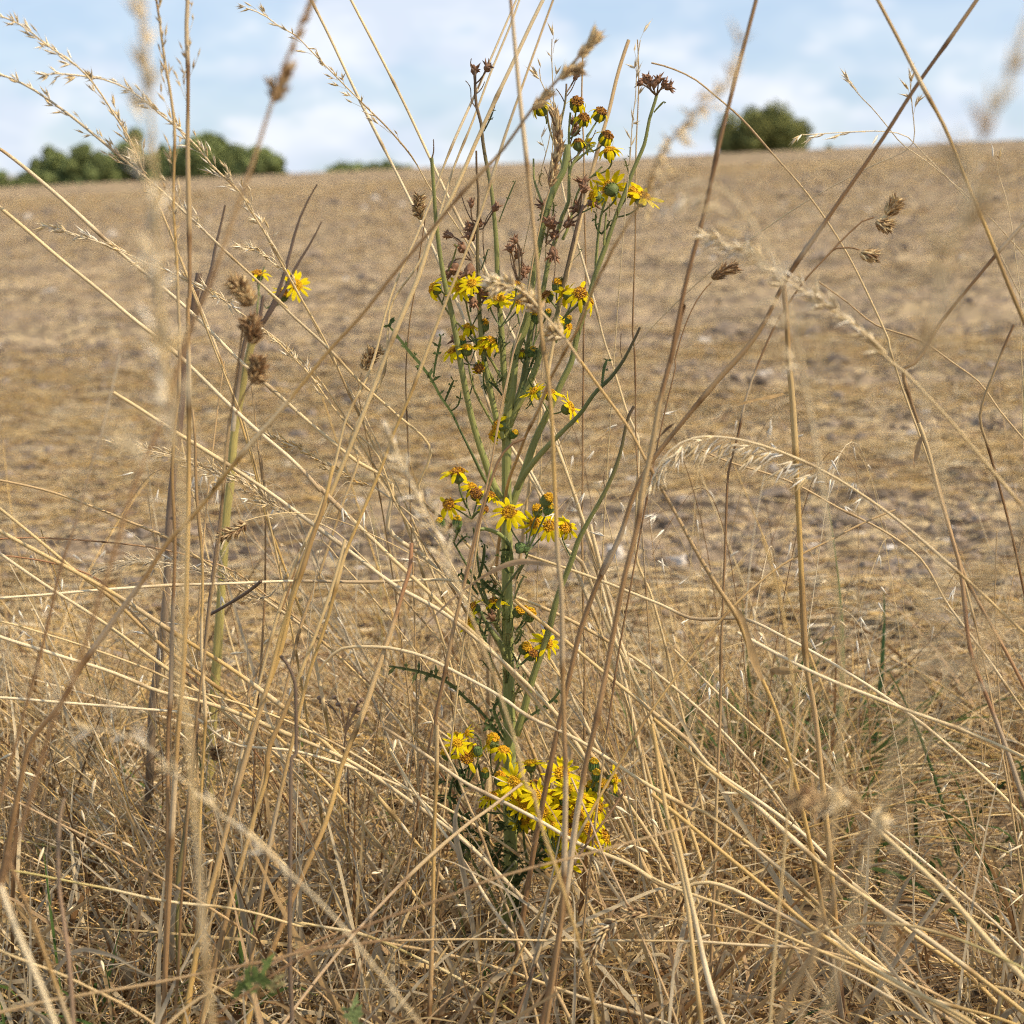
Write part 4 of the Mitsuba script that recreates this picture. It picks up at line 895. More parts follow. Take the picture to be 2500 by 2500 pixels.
grass('oat_stalk', 'blurred brown stalk right of the middle with drooping whitish head below the round tree', ['cream', 'pale', 'tan', 'gold', 'brown'], 0.88, 0.86, 6, 16, (7, 90, 1030, 160, 1000, 250, 985, 350, 1030, 440, 1120, 520, 1240, 640, 1450, 720, 1750), (8, 735, 80, 800, 400, 870, 800, 930, 1200, 980, 1600), (13, 985, 0, 985, 250, 955, 650, 925, 950, 880, 1250, 830, 1600, 755, 1932), heads=[('panicle', 0.0, 0.30, 0.009, 0.012, 0.009, OATS, 0.5, 0.35, dict(per=(1, 1)))])
grass('oat_stalk', 'blurred oat grass drooping diagonally at the lower left with grey white spikelets', ['cream', 'cream', 'pale', 'gold', 'pale'], 0.95, 0.92, 4, 11, (10, 600, 80, 760, 110, 900, 165, 1030, 280, 1150, 400, 1280, 520, 1400, 620, 1600, 780, 1800, 940), (12, 250, 600, 500, 850, 750, 1080, 950, 1300, 1150, 1550, 1350, 1800, 1450, 1932), heads=[('panicle', 0.0, 0.55, 0.018, 0.010, 0.010, OATS, 0.10, 0.35, dict(per=(1, 1), thick=0.8))])
grass('oat_stalk', 'blurred gold stalk descending right through the middle of the frame with fluffy pale head', ['cream', 'pale', 'gold', 'gold', 'tan'], 1.22, 1.25, 5, 12, (7, 290, 1240, 400, 1300, 520, 1340, 700, 1460, 900, 1600, 1100, 1740, 1240, 1880), (8, 1070, 10, 1200, 150, 1300, 230, 1500, 450, 1700, 690, 1850, 870, 1960, 1010), heads=[('panicle', 0.0, 0.42, 0.006, 0.010, 0.009, OATS, 0.1, 0.55)])
grass('oat_stalk', 'soft gold stalk in front of the bottom flower cluster rising to a fluffy pale head', ['cream', 'pale', 'gold', 'pale', 'gold'], 1.12, 1.15, 5, 14, (2, 10, 1100, 60, 1190, 180, 1440, 330, 1720), (3, 420, 420, 520, 680, 620, 950, 690, 1150, 800, 1480, 870, 1750), (4, 880, 430, 960, 720, 1060, 1000, 1140, 1250, 1210, 1500, 1260, 1720, 1310, 1960), heads=[('panicle', 0.0, 0.26, 0.009, 0.012, 0.009, OATS, 0.25, 0.6)])
grass('cocksfoot_stalk', 'blurred cocksfoot at lower right with its pale head bent over a brown stalk', ['tan', 'tan', 'brown'], 0.92, 0.95, 7, 14, (13, 700, 830, 780, 740, 880, 760, 1000, 780, 1110, 850, 1060, 980, 960, 1150, 900, 1400, 800, 1600, 700, 1800), heads=[('head', (13, 740, 780, 800, 745, 860, 750), 26, 60, 0.008, ['tan', 'brown'], 0.8), ('head', (13, 880, 790, 980, 770, 1080, 810), 24, 60, 0.009, ['pale', 'tan', 'cream'], 0.8), ('head', (13, 1180, 870, 1150, 850, 1120, 850), 18, 30, 0.008, ['cream', 'pale'], 0.8)])
grass('oat_stalk', 'blurred dark forked stalk at the right edge in front of the grass tuft', ['pale', 'brown', 'brown', 'tan'], 0.82, 0.85, 6, 12, (13, 1660, 60, 1560, 210, 1450, 400, 1300, 620, 1200, 790), ground=True, heads=[('panicle', 0.0, 0.3, 0.010, 0.02, 0.009, FRONT, 0.3, 0.6, dict(per=(1, 1)))])
grass('oat_stalk', 'hazy pale seed head nearest the camera at the right edge, below the middle', ['cream', 'pale', 'tan'], 0.55, 0.57, 6, 14, (8, 1990, 950, 1880, 1080, 1780, 1240, 1700, 1420, 1560, 1560, 1480, 1700), (13, 1370, 200, 1330, 600), heads=[('panicle', 0.0, 0.7, 0.009, 0.02, 0.010, FRONT, 0.3, 0.5, dict(per=(1, 2)))])
grass('oat_stalk', 'hazy white grass head at the left edge below the skyline fields', ['cream', 'cream', 'pale'], 0.62, 0.62, 4, 8, (9, 830, 180, 770, 70, 680, 20, 560, 0, 420, 30, 260, 100, 60, 150), ground=False, heads=[('panicle', 0.0, 0.5, 0.009, 0.012, 0.007, OATS, 0.6, 0.5)])
grass('oat_stalk', 'hazy white drooping seed head at the left edge above the long horizontal straw', ['cream', 'cream', 'pale'], 0.66, 0.62, 4, 9, (9, 820, 1910, 700, 1810, 500, 1720, 300, 1650, 150, 1600, 0, 1500, -140, 1500), heads=[('panicle', 0.0, 0.8, 0.020, 0.014, 0.008, OATS, 0.3, 0.5, dict(per=(1, 1)))])
# --- upright stalks in focus
grass('oat_stalk', 'left one of the two tall upright tan stalks, with an open seed head', ['umber', 'gold', 'brown', 'umber', 'umber'], 1.52, 1.50, 5, 13, (5, 985, 0, 1010, 150, 1035, 400, 1060, 620, 1082, 850, 1092, 1100, 1105, 1500, 1110, 1932), (6, 342, 850, 340, 1150), (9, 1100, 150, 1095, 700, 1075, 1400, 1060, 1900), (10, 1050, 60, 1045, 700, 1030, 1250, 1025, 1600), up=0.05, heads=[('panicle', 0.03, 0.34, 0.014, 0.022, 0.007, ['pale', 'tan', 'cream'], 0.0, 0.35, dict(per=(1, 2)))])
grass('oat_stalk', 'right one of the two tall upright stalks, darker, running from top to bottom', ['brown', 'umber', 'gold', 'umber', 'brown'], 1.50, 1.47, 8, 15, (5, 1182, -20, 1172, 220, 1178, 400, 1180, 900, 1188, 1400, 1190, 1932), (6, 412, 700, 418, 1300, 412, 1932), (9, 1188, 500, 1172, 1200, 1150, 1700), (10, 1120, 50, 1090, 550, 1065, 1100, 1040, 1650), up=0.08, heads=[('panicle', 0.06, 0.20, 0.014, 0.022, 0.006, ['pale', 'tan', 'cream'], 0.0, 0.4, dict(per=(1, 2)))])
grass('oat_stalk', 'long gold stalk leaning right from lower left with its fuzzy head above the ragwort', ['tan', 'umber', 'gold', 'umber', 'umber', 'umber', 'olive'], 1.30, 1.38, 7, 18, (1, 1310, -40, 1210, 80, 1050, 255, 900, 430, 700, 700, 500, 900, 250, 1200, 0, 1500), (6, 1500, 830, 1300, 1050, 1060, 1340, 800, 1640, 560, 1932), (9, 1400, 445, 1200, 690, 1060, 835, 900, 1080, 700, 1350, 500, 1630, 390, 1830), (10, 180, 190, 130, 400, 70, 700), heads=[('head', (1, 1300, -30, 1240, 50, 1190, 110), 12, 36, 0.009, ['tan', 'pale'], 1.6), ('head', (1, 1190, 180, 1130, 200, 1070, 250), 11, 34, 0.008, ['tan', 'pale'], 1.2), ('head', (1, 1010, 320, 950, 380, 900, 430), 10, 30, 0.007, ['tan', 'pale'], 1.3)])
grass('dry_stalk', 'slim tan stalk crossing before the ragwort from the top edge to the bottom flowers', ['umber', 'tan', 'gold', 'umber', 'umber', 'umber'], 1.36, 1.36, 8, 15, (1, 788, -20, 828, 400, 860, 700, 890, 1000, 930, 1400, 962, 1900), (2, 990, 650, 1020, 950, 1045, 1400, 1070, 1932), (3, 1075, 400, 1092, 1000, 1105, 1600), (4, 1108, 400, 1108, 800, 1090, 1200, 1040, 1600, 990, 1932), up=0.10)
grass('dry_stalk', 'thick brown jointed stalk from the top edge right of centre down to the bottom flowers', ['umber', 'brown', 'brown', 'umber', 'umber', 'brown', 'umber'], 1.42, 1.42, 9, 17, (7, 532, -15, 462, 250, 402, 480, 335, 750, 258, 1100, 155, 1500, 72, 1932), (2, 1850, 250, 1780, 550, 1702, 850, 1645, 1180, 1600, 1370, 1565, 1610), (3, 1480, 400, 1385, 900, 1305, 1300, 1232, 1600), (4, 1198, 520, 1180, 620, 1135, 950, 1080, 1300, 1020, 1650, 960, 1932), up=0.10)
grass('dry_stalk', 'long brown stalk leaning right to the top edge over the right half', ['brown', 'brown', 'umber', 'umber', 'brown', 'brown'], 1.55, 1.62, 8, 16, (7, 1695, -15, 1550, 190, 1400, 405, 1200, 720, 900, 1150, 690, 1450), (8, 545, 10, 300, 305, 0, 668), (2, 1650, 1220, 1550, 1400, 1450, 1700, 1340, 1932), (3, 1400, 240, 1290, 500, 1200, 760, 1130, 1050), up=0.10)
grass('dry_stalk', 'gold stalk slanting down right from the top edge, crossing the long brown one', ['tan', 'gold', 'gold', 'gold', 'tan'], 1.50, 1.48, 8, 13, (7, 1162, -10, 1300, 250, 1410, 470, 1520, 680, 1650, 1000, 1800, 1350, 1960, 1740), up=0.10)
grass('dry_stalk', 'brown stalk leaning in from the right edge to a bent joint, above the middle', ['brown', 'brown', 'tan', 'red', 'gold', 'red'], 1.60, 1.62, 7, 11, (7, 1960, 1135, 1700, 1440, 1500, 1680, 1330, 1920), (8, 1295, 215, 1380, 500, 1440, 680, 1500, 880, 1560, 1100, 1615, 1280, 1760, 1560, 1860, 1740), up=0.10)
grass('dry_stalk', 'thin brown stalk at the right edge bending to an orange lower half', ['brown', 'brown', 'red', 'red'], 1.66, 1.68, 6, 8, (8, 1880, -20, 1780, 220, 1700, 470, 1742, 620, 1800, 820, 1870, 1100))
grass('dry_stalk', 'gold stalk with a torn brown leaf sheath, right of the ragwort, lower middle', ['gold', 'tan', 'gold', 'gold', 'brown', 'tan'], 1.50, 1.55, 7, 14, (2, 1140, 505, 1350, 800, 1500, 1010, 1625, 1240), (8, 110, 980, 200, 1150, 320, 1350, 430, 1520, 520, 1760, 600, 1932), (13, 640, 320, 690, 500), heads=[('leaf', (8, 410, 1450, 470, 1560, 500, 1680, 560, 1850), 24, 'tan', 1.49, 0.2)])
grass('oat_stalk', 'arching oat grass in the right half with whitish spikelets hanging from its bowed tip', ['cream', 'pale', 'gold', 'gold', 'tan'], 1.50, 1.50, 5, 12, (8, 5, 770, 60, 670, 150, 600, 260, 570, 400, 580, 550, 615, 700, 668, 900, 762, 1100, 885, 1300, 1030, 1600, 1285, 1960, 1625), heads=[('panicle', 0.0, 0.42, 0.009, 0.018, 0.011, OATS, 0.55, 0.45)])
grass('dry_stalk', 'straight gold broken stalk standing upright in the right half', ['brown', 'gold', 'gold', 'tan', 'gold', 'red', 'tan'], 1.62, 1.62, 13, 15, (7, 670, 1475, 690, 1700, 702, 1932), (8, 712, 300, 732, 600, 752, 1000, 772, 1450, 790, 1760), (13, 835, 300, 868, 600, 890, 800), heads=[('leaf', (8, 420, 410, 520, 380, 620, 360, 695, 340), 11, 'tan', 1.6, 0.3)])
grass('dry_stalk', 'tall tan stalk tapering to a bare tip at far left', ['grey', 'brown', 'umber', 'brown', 'umber', 'tan'], 1.22, 1.2, 5, 14, (0, 226, 668, 205, 760, 190, 825), (9, 560, 400, 480, 700, 380, 1000, 322, 1250, 250, 1550, 150, 1900), (10, 60, 300, 0, 520))
grass('dry_stalk', 'pale straw leaning right, thickest of the sheaf left of the ragwort', ['cream', 'pale', 'pale', 'gold', 'gold', 'tan'], 1.75, 1.70, 9, 14, (1, 836, 10, 690, 305, 540, 640, 380, 1010, 280, 1200, 190, 1450, 60, 1760), (11, 930, -60, 790, 275, 690, 500, 560, 900, 470, 1250, 350, 1600, 250, 1932), up=0.1)
grass('dry_stalk', 'thin pale straw leaning right, left edge of the sheaf beside the ragwort top', ['cream', 'pale', 'pale', 'tan'], 1.80, 1.72, 5, 9, (1, 688, -5, 505, 410, 300, 905, 140, 1290, 0, 1640), (6, 1560, 1150, 1400, 1500), (11, 830, 50, 700, 420, 560, 750, 420, 1150, 330, 1500), up=0.1)
grass('dry_stalk', 'thin pale straw leaning right, in the middle of the sheaf beside the ragwort top', ['cream', 'pale', 'tan', 'pale'], 1.82, 1.76, 5, 9, (1, 712, 10, 540, 480, 400, 820, 310, 1100, 180, 1420, 0, 1720), (6, 1650, 1120, 1420, 1640), (11, 970, 10, 860, 340, 740, 700, 600, 1150, 480, 1600), up=0.1)
grass('dry_stalk', 'gold straw leaning right to the top edge just left of the slim upright stalk', ['tan', 'pale', 'gold', 'gold', 'tan', 'brown'], 1.66, 1.62, 5, 12, (1, 940, -10, 845, 250, 740, 560, 650, 850, 580, 1050, 480, 1310, 400, 1520, 240, 1932), (2, 130, 800, 20, 1080), (11, 1150, 20, 1000, 380, 870, 690, 765, 1050, 660, 1400, 560, 1800), up=0.1)
grass('dry_stalk', 'pale straw sloping down right behind the bare left ragwort branch, from the top edge', ['pale', 'cream', 'pale', 'tan'], 1.95, 1.88, 6, 10, (0, 583, -8, 700, 232, 800, 432), (1, 320, 1400, 480, 1770), (2, 640, 900, 900, 1350, 1050, 1650), up=0.1)
grass('dry_stalk', 'pale straw sloping down right through the dead twisted flower heads', ['pale', 'cream', 'pale'], 1.96, 1.90, 6, 9, (0, 658, -8, 760, 190), (1, 230, 680, 400, 1040, 530, 1290, 640, 1520), (2, 690, 240, 800, 480), up=0.1)
grass('oat_stalk', 'thin oat straw drooping left across the sky above the fuzzy head, left of the ragwort', ['cream', 'pale', 'pale', 'tan'], 1.75, 1.9, 3, 6, (5, 1550, 40, 1650, 80, 1760, 170, 1850, 225, 1932, 310), (0, 640, 155, 690, 205), (1, 0, 570, 150, 750, 250, 920, 400, 1130, 520, 1330), heads=[('panicle', 0.0, 0.62, 0.012, 0.016, 0.007, OATS, 0.0, 0.4, dict(per=(1, 2)))])
# --- the slanting straws of the left half
grass('dry_stalk', 'pale straw slanting down right from the left edge just below the tree line', ['tan', 'cream', 'pale', 'cream', 'pale', 'tan'], 1.72, 1.80, 8, 12, (5, -40, 920, 0, 945, 300, 1170, 700, 1535, 1000, 1800, 1150, 1932), (6, 500, 880, 750, 1120, 1000, 1330, 1200, 1510, 1450, 1720, 1700, 1932), (11, 1150, 480, 1400, 700))
grass('dry_stalk', 'pale straw slanting down right, second from the left edge below the tree line', ['pale', 'cream', 'pale', 'pale', 'tan'], 1.66, 1.74, 9, 12, (5, -40, 1260, 0, 1290, 400, 1620, 760, 1932), (6, 300, 1050, 600, 1330, 850, 1560, 1050, 1730, 1250, 1932), (11, 700, 200, 900, 400, 1100, 600, 1300, 800, 1500, 1000, 1700, 1180))
grass('oat_stalk', 'oat grass at left whose drooping head with small spikelets crosses the tree line', ['cream', 'pale', 'pale', 'pale', 'tan'], 1.62, 1.80, 5, 9, (5, -20, 462, 150, 530, 380, 682, 620, 872, 780, 1003, 1000, 1185, 1200, 1370, 1500, 1660, 1800, 1932), (6, 850, 612, 1050, 812, 1290, 1030, 1500, 1250, 1700, 1430, 1932, 1680), (11, 1330, 250, 1550, 480), heads=[('panicle', 0.0, 0.34, 0.012, 0.018, 0.007, OATS, 0.0, 0.45, dict(per=(1, 2)))])
grass('oat_stalk', 'topmost oat grass at the upper left, its long sparse head bowed against the sky', ['cream', 'pale', 'pale', 'gold', 'pale'], 1.58, 1.78, 4, 8, (5, -30, 90, 120, 150, 300, 288, 500, 430, 600, 540, 720, 720, 830, 900, 900, 1080, 990, 1280, 1100, 1545, 1240, 1910), (6, 560, 1000, 660, 1250, 760, 1500, 820, 1720), heads=[('panicle', 0.0, 0.40, 0.011, 0.020, 0.008, OATS, 0.0, 0.4, dict(per=(1, 2)))])
grass('oat_stalk', 'oat grass bowed left in front of the large left tree with clustered pale spikelets', ['cream', 'pale', 'pale', 'pale', 'tan'], 1.62, 1.82, 4, 9, (5, 330, 460, 620, 490, 830, 572, 1000, 710, 1100, 795, 1200, 885, 1350, 1060, 1500, 1200, 1620, 1390, 1780, 1640), (6, 880, 270, 1000, 490, 1100, 670, 1290, 1010, 1420, 1300, 1560, 1600), heads=[('panicle', 0.0, 0.50, 0.011, 0.018, 0.008, OATS, 0.0, 0.4, dict(per=(1, 3)))])
grass('oat_stalk', 'fine oat grass at left below the tree line, white spikelets strung along its tip', ['cream', 'pale', 'pale', 'tan'], 1.68, 1.82, 3, 7, (5, 330, 1425, 500, 1480, 700, 1552, 900, 1642, 1200, 1770, 1450, 1905), (6, 600, 705, 780, 832, 950, 960, 1200, 1190, 1420, 1500), heads=[('panicle', 0.0, 0.55, 0.009, 0.016, 0.009, OATS, 0.0, 0.3, dict(per=(1, 2)))])
grass('oat_stalk', 'thin drooping oat head right of the withered ragwort, pale feathery tip', ['cream', 'pale', 'tan'], 1.8, 1.85, 3, 7, (6, 750, 395, 860, 420, 950, 490, 1030, 540, 1090, 640), (6, 1200, 860, 1300, 1050, 1500, 1420), heads=[('panicle', 0.0, 0.35, 0.009, 0.012, 0.007, OATS, 0.0, 0.4)])
grass('oat_stalk', 'oat head with feathery tip pointing left above the long diagonal stalk', ['pale', 'pale', 'gold', 'tan'], 1.75, 1.8, 4, 8, (6, 870, 920, 950, 970, 1050, 1070, 1170, 1190, 1290, 1360, 1420, 1520, 1600, 1700), (11, 1200, 330, 1400, 620), heads=[('panicle', 0.0, 0.35, 0.010, 0.012, 0.007, OATS, 0.0, 0.4, dict(per=(1, 2)))])
grass('dry_stalk', 'pale straw slanting down right behind the upright pair, below the withered flower heads', ['pale', 'cream', 'pale', 'tan'], 1.68, 1.74, 9, 11, (6, -60, 1310, 0, 1345, 350, 1560, 700, 1780, 930, 1932), (9, 1450, 350, 1700, 520, 1932, 690), (11, 900, 620, 1200, 850, 1500, 1020, 1750, 1220))
grass('oat_stalk', 'fluffy grey white feathery seed head behind the upright pair at mid height', ['cream', 'pale', 'tan'], 1.7, 1.76, 3, 6, (9, 740, 210, 950, 260, 1150, 310, 1350, 400, 1550, 480, 1750, 620), (11, 800, 500, 1000, 680), heads=[('panicle', 0.0, 0.7, 0.005, 0.022, 0.007, ['cream', 'pale', 'grey'], 0.0, 0.5, dict(per=(2, 3)))])
grass('oat_stalk', 'grey feathery seed head below the middle at left, lying along a slanting straw', ['grey', 'pale', 'tan'], 1.72, 1.76, 3, 6, (9, 640, 1010, 850, 950, 1050, 960, 1250, 1010, 1450, 1080, 1650, 1190), (11, 700, 560, 900, 760), heads=[('panicle', 0.0, 0.6, 0.006, 0.02, 0.006, ['grey', 'cream'], 0.0, 0.5, dict(per=(2, 3)))])
grass('oat_stalk', 'feathery pale head strung along the straw that ends behind the diagonal stalk', ['cream', 'pale', 'tan'], 1.78, 1.8, 3, 7, (6, 860, 1560, 1000, 1620, 1150, 1680, 1300, 1770, 1450, 1860), (11, 1000, 200, 1200, 330, 1420, 520, 1600, 800), heads=[('panicle', 0.0, 0.5, 0.006, 0.014, 0.007, ['cream', 'pale', 'gold'], 0.0, 0.35, dict(per=(2, 3)))])
for lab, cols, w0, w1, y0, y1, *segs in [
    ('gold straw slanting down right from the left edge, upper of the middle three', ['pale', 'gold', 'pale', 'gold'], 8, 10, 1.62, 1.70, (9, -40, 610, 0, 642, 300, 872, 480, 1022, 700, 1182, 980, 1452, 1300, 1702, 1600, 1932)),
    ('thick pale straw slanting down right from the left edge, second of the middle three', ['pale', 'gold', 'pale', 'gold', 'tan'], 10, 13, 1.58, 1.68, (9, -40, 735, 0, 760, 250, 900, 420, 992, 700, 1155, 1060, 1385, 1400, 1595, 1750, 1850)),
    ('pale straw slanting down right from the left edge, third of the middle three', ['cream', 'pale', 'tan', 'pale'], 8, 10, 1.60, 1.68, (9, -40, 870, 0, 900, 300, 1102, 600, 1295, 1000, 1585, 1300, 1800)),
    ('bright pale straw lying level across the left half at mid height', ['cream', 'cream', 'pale', 'cream', 'greenish'], 7, 9, 1.62, 1.78, (9, -60, 1188, 0, 1183, 340, 1160, 640, 1133, 900, 1112, 1400, 1090, 1932, 1080), (11, 1000, 822, 1300, 815, 1520, 815)),
    ('thin pale straw sloping gently from the left edge with a small dry panicle', ['pale', 'pale', 'cream', 'tan'], 5, 8, 1.58, 1.66, (9, -30, 1320, 120, 1355, 250, 1402, 550, 1502, 900, 1632, 1200, 1762, 1500, 1852)),
    ('pale straw sloping gently from the left edge below the small panicle', ['cream', 'pale', 'cream', 'pale'], 9, 11, 1.55, 1.64, (9, -40, 1425, 0, 1440, 300, 1520, 700, 1640, 1000, 1762, 1350, 1872, 1700, 1990)),
    ('nearly level bright straw from the left edge at the top of the thick grass', ['cream', 'cream', 'pale', 'cream'], 7, 8, 1.56, 1.66, (9, -40, 1808, 0, 1810, 400, 1842, 900, 1882, 1150, 1905), (10, 1500, 180, 1830, 212)),
    ('thin straw sloping gently from the left edge at mid height', ['tan', 'pale', 'gold', 'tan'], 6, 8, 1.70, 1.78, (9, -30, 455, 0, 460, 300, 520, 550, 602, 800, 692, 1060, 802, 1250, 930, 1500, 1080, 1800, 1290)),
    ('thin reddish straw bowed from the left edge, upper of two', ['red', 'tan', 'red', 'tan'], 4, 6, 1.72, 1.80, (9, -20, 815, 0, 812, 200, 805, 400, 812, 700, 835, 1000, 872, 1200, 922, 1450, 1010, 1700, 1180)),
    ('thin reddish straw bowed from the left edge, lower of two', ['red', 'red', 'brown', 'tan'], 4, 6, 1.72, 1.78, (9, -20, 900, 0, 902, 200, 930, 380, 972, 600, 1052, 800, 1235, 950, 1402, 1060, 1540, 1300, 1800)),
    ('pinkish straw slanting down right low at the left', ['pink', 'tan', 'pink'], 5, 8, 1.45, 1.55, (10, -20, 455, 20, 480, 350, 660, 700, 832, 1000, 1002, 1230, 1145, 1500, 1320)),
    ('greenish tan straw sloping gently across the lower left', ['greenish', 'pale', 'greenish', 'tan'], 6, 9, 1.42, 1.55, (10, 60, 985, 100, 990, 500, 1052, 900, 1122, 1300, 1182, 1932, 1305), (12, 600, 1230, 900, 1300)),
    ('pale straw slanting down right across the bottom left corner', ['pale', 'tan', 'pale'], 7, 9, 1.30, 1.35, (10, -20, 1480, 0, 1490, 450, 1642, 900, 1905, 1000, 1990)),
    ('brown straw rising right across the bottom left', ['brown', 'tan', 'brown', 'tan'], 7, 9, 1.25, 1.2, (12, 1450, 1300, 1100, 1385, 700, 1445, 500, 1490), (10, 1300, 1600, 1000, 1662, 500, 1752, 0, 1875)),
    ('brown grey twig rising right above the bramble leaf', ['brown', 'dark', 'brown'], 5, 9, 1.3, 1.2, (12, 900, 1330, 700, 1410, 500, 1500, 300, 1590, 100, 1690, 0, 1750)),
    ('thick blurred pale straw at the bottom left corner', ['cream', 'pale', 'pale'], 14, 18, 0.92, 0.9, (10, 0, 1060, 20, 1120, 120, 1380, 220, 1600, 350, 1932)),
    ('gold brown sheathed stalk at the lower left corner', ['brown', 'gold', 'tan', 'gold'], 10, 15, 1.12, 1.1, (10, 40, 850, 80, 960, 180, 1210, 300, 1550, 440, 1932)),
    ('gold upright stalk between the dark bent stalk and the diagonal straws, lower left', ['tan', 'gold', 'gold', 'tan'], 6, 10, 1.6, 1.58, (9, 1205, 0, 1235, 300, 1262, 900, 1275, 1500, 1285, 1900), (10, 1278, 100, 1265, 400, 1250, 800, 1240, 1300, 1220, 1600)),
    ('gold stalk leaning left right of the withered ragwort, reaching its flower heads', ['tan', 'gold', 'gold', 'brown'], 5, 9, 1.86, 1.84, (6, 215, 110, 330, 380, 440, 650, 560, 960, 700, 1350, 800, 1680), (11, 290, 20, 360, 320, 440, 560, 560, 900, 680, 1250, 730, 1500)),
    ('slim brown stalk leaning left, rising to beside the withered ragwort stem', ['tan', 'brown', 'brown'], 4, 7, 1.88, 1.86, (6, 800, 1280, 830, 1480, 860, 1700, 885, 1932), (11, 345, 0, 375, 350, 378, 700, 370, 1100, 345, 1500)),
    ('thin brown stalk leaning right below the diagonal stalk', ['brown', 'tan', 'brown'], 5, 8, 1.8, 1.76, (11, 590, 620, 540, 820, 440, 1080, 350, 1350, 260, 1600, 200, 1850)),
    ('thick gold straw leaning right, lower left of the ragwort', ['gold', 'gold', 'tan', 'gold', 'gold'], 9, 16, 1.62, 1.58, (11, 800, 90, 740, 340, 660, 560, 580, 850, 500, 1100, 440, 1300, 350, 1600, 250, 1932)),
    ('gold straw leaning right, nearer twin of the thick gold one left of the ragwort', ['pale', 'gold', 'tan', 'gold'], 8, 15, 1.6, 1.56, (11, 880, 560, 800, 860, 700, 1150, 600, 1400, 500, 1650, 400, 1932), (10, 1690, 300, 1590, 650, 1480, 1050)),
    ('tan stalk leaning right, forked where it meets the dissected leaf', ['red', 'umber', 'gold', 'umber', 'gold', 'brown'], 10, 16, 1.68, 1.6, (11, 1300, 580, 1295, 700, 1240, 900, 1170, 1130, 1080, 1400, 1000, 1640, 900, 1880), (12, 930, 170, 860, 420, 780, 650, 690, 850)),
    ('brown stalk leaning right with a joint, just left of the bottom flowers', ['brown', 'umber', 'brown', 'gold', 'umber', 'umber'], 7, 12, 1.6, 1.56, (2, 850, 1080, 760, 1120, 690, 1210, 640, 1340, 560, 1620, 490, 1900), (3, 450, 500, 380, 880, 320, 1180, 298, 1290, 290, 1500), (4, 300, 30, 292, 500, 280, 1000, 262, 1500, 245, 1932)),
    ('slim tan stalk leaning right beside the ragwort stem, below its dark leafy branch', ['tan', 'brown', 'tan'], 4, 8, 1.74, 1.7, (2, 830, 420, 790, 520, 740, 720, 690, 960, 640, 1250, 560, 1600), (3, 500, 300, 440, 600, 370, 900)),
    ('thin straight straw behind the ragwort flowers, slanting steeply down right', ['cream', 'pale', 'pale', 'tan'], 5, 8, 1.95, 1.92, (1, 1070, 800, 1110, 1020, 1160, 1200, 1230, 1430, 1300, 1680, 1360, 1920), (2, 1400, 620, 1490, 900, 1570, 1120), (3, 1550, 250, 1640, 500, 1720, 780)),
    ('hair thin tan stalk standing upright right of the ragwort, reaching the sky', ['tan', 'brown', 'tan', 'tan'], 3, 5, 1.9, 1.9, (1, 1560, 0, 1570, 300, 1555, 700, 1550, 1200, 1535, 1650, 1530, 1850), (2, 1540, 500, 1548, 1000, 1570, 1350, 1600, 1750)),
    ('slim brown stalk upright behind the right ragwort branches', ['tan', 'brown', 'tan', 'brown'], 4, 6, 1.95, 1.95, (1, 1215, 100, 1210, 330, 1225, 700, 1230, 1200, 1230, 1600), (2, 1225, 500, 1215, 1000, 1215, 1500, 1220, 1900)),
    ('tan stalk leaning right behind the brown ragwort heads, flattened near the top', ['tan', 'pale', 'tan', 'brown'], 9, 9, 1.98, 1.95, (1, 1500, -10, 1440, 180, 1420, 260, 1385, 420, 1340, 580, 1300, 730, 1260, 880)),
    ('gold straw slanting down right beside the lower right ragwort branch, upper', ['cream', 'pale', 'pale', 'gold', 'gold'], 8, 12, 1.86, 1.8, (2, 880, 1270, 1000, 1500, 1130, 1800), (3, 1180, 280, 1290, 500, 1400, 780, 1510, 980, 1620, 1230, 1720, 1480, 1830, 1800)),
    ('gold straw slanting down right beside the lower right ragwort branch, lower', ['pale', 'cream', 'gold', 'pale'], 7, 11, 1.88, 1.84, (2, 1050, 1130, 1160, 1420, 1260, 1720, 1330, 1932), (3, 1260, 60, 1320, 300, 1390, 560, 1450, 800, 1530, 1020)),
    ('long pale straw slanting down right from behind the ragwort stem, topmost', ['pale', 'cream', 'pale', 'cream'], 7, 9, 1.84, 1.76, (3, 870, 272, 1150, 370, 1400, 462, 1700, 580, 1932, 672), (8, 430, 1000 + 520, 700, 1640)),
    ('long gold straw slanting down right from the third flower cluster', ['gold', 'pale', 'cream', 'gold', 'pale'], 9, 12, 1.74, 1.66, (3, 760, 560, 1000, 760, 1300, 1000, 1600, 1230, 1932, 1500), (13, 250, 550, 500, 740, 800, 990, 1100, 1240, 1500, 1560)),
    ('long pale straw crossing in front of the ragwort stem above the bottom flowers', ['pale', 'cream', 'pale', 'gold', 'pale', 'gold'], 8, 11, 1.66, 1.58, (11, 700, 1400, 900, 1240, 1100, 1240, 1300, 1280, 1600, 1420, 1932, 1580), (3, 860, 1262, 1150, 1422, 1500, 1642, 1932, 1902), (13, 200, 800, 500, 1010, 800, 1260)),
    ('pale straw crossing the ragwort stem diagonally among its bottom yellow flowers', ['tan', 'cream', 'pale', 'cream', 'pale', 'tan'], 9, 11, 1.62, 1.55, (4, -60, 65, 0, 100, 250, 260, 480, 420, 720, 542, 950, 662, 1200, 802, 1500, 922, 1800, 1082), (13, 250, 1190, 600, 1330, 900, 1480)),
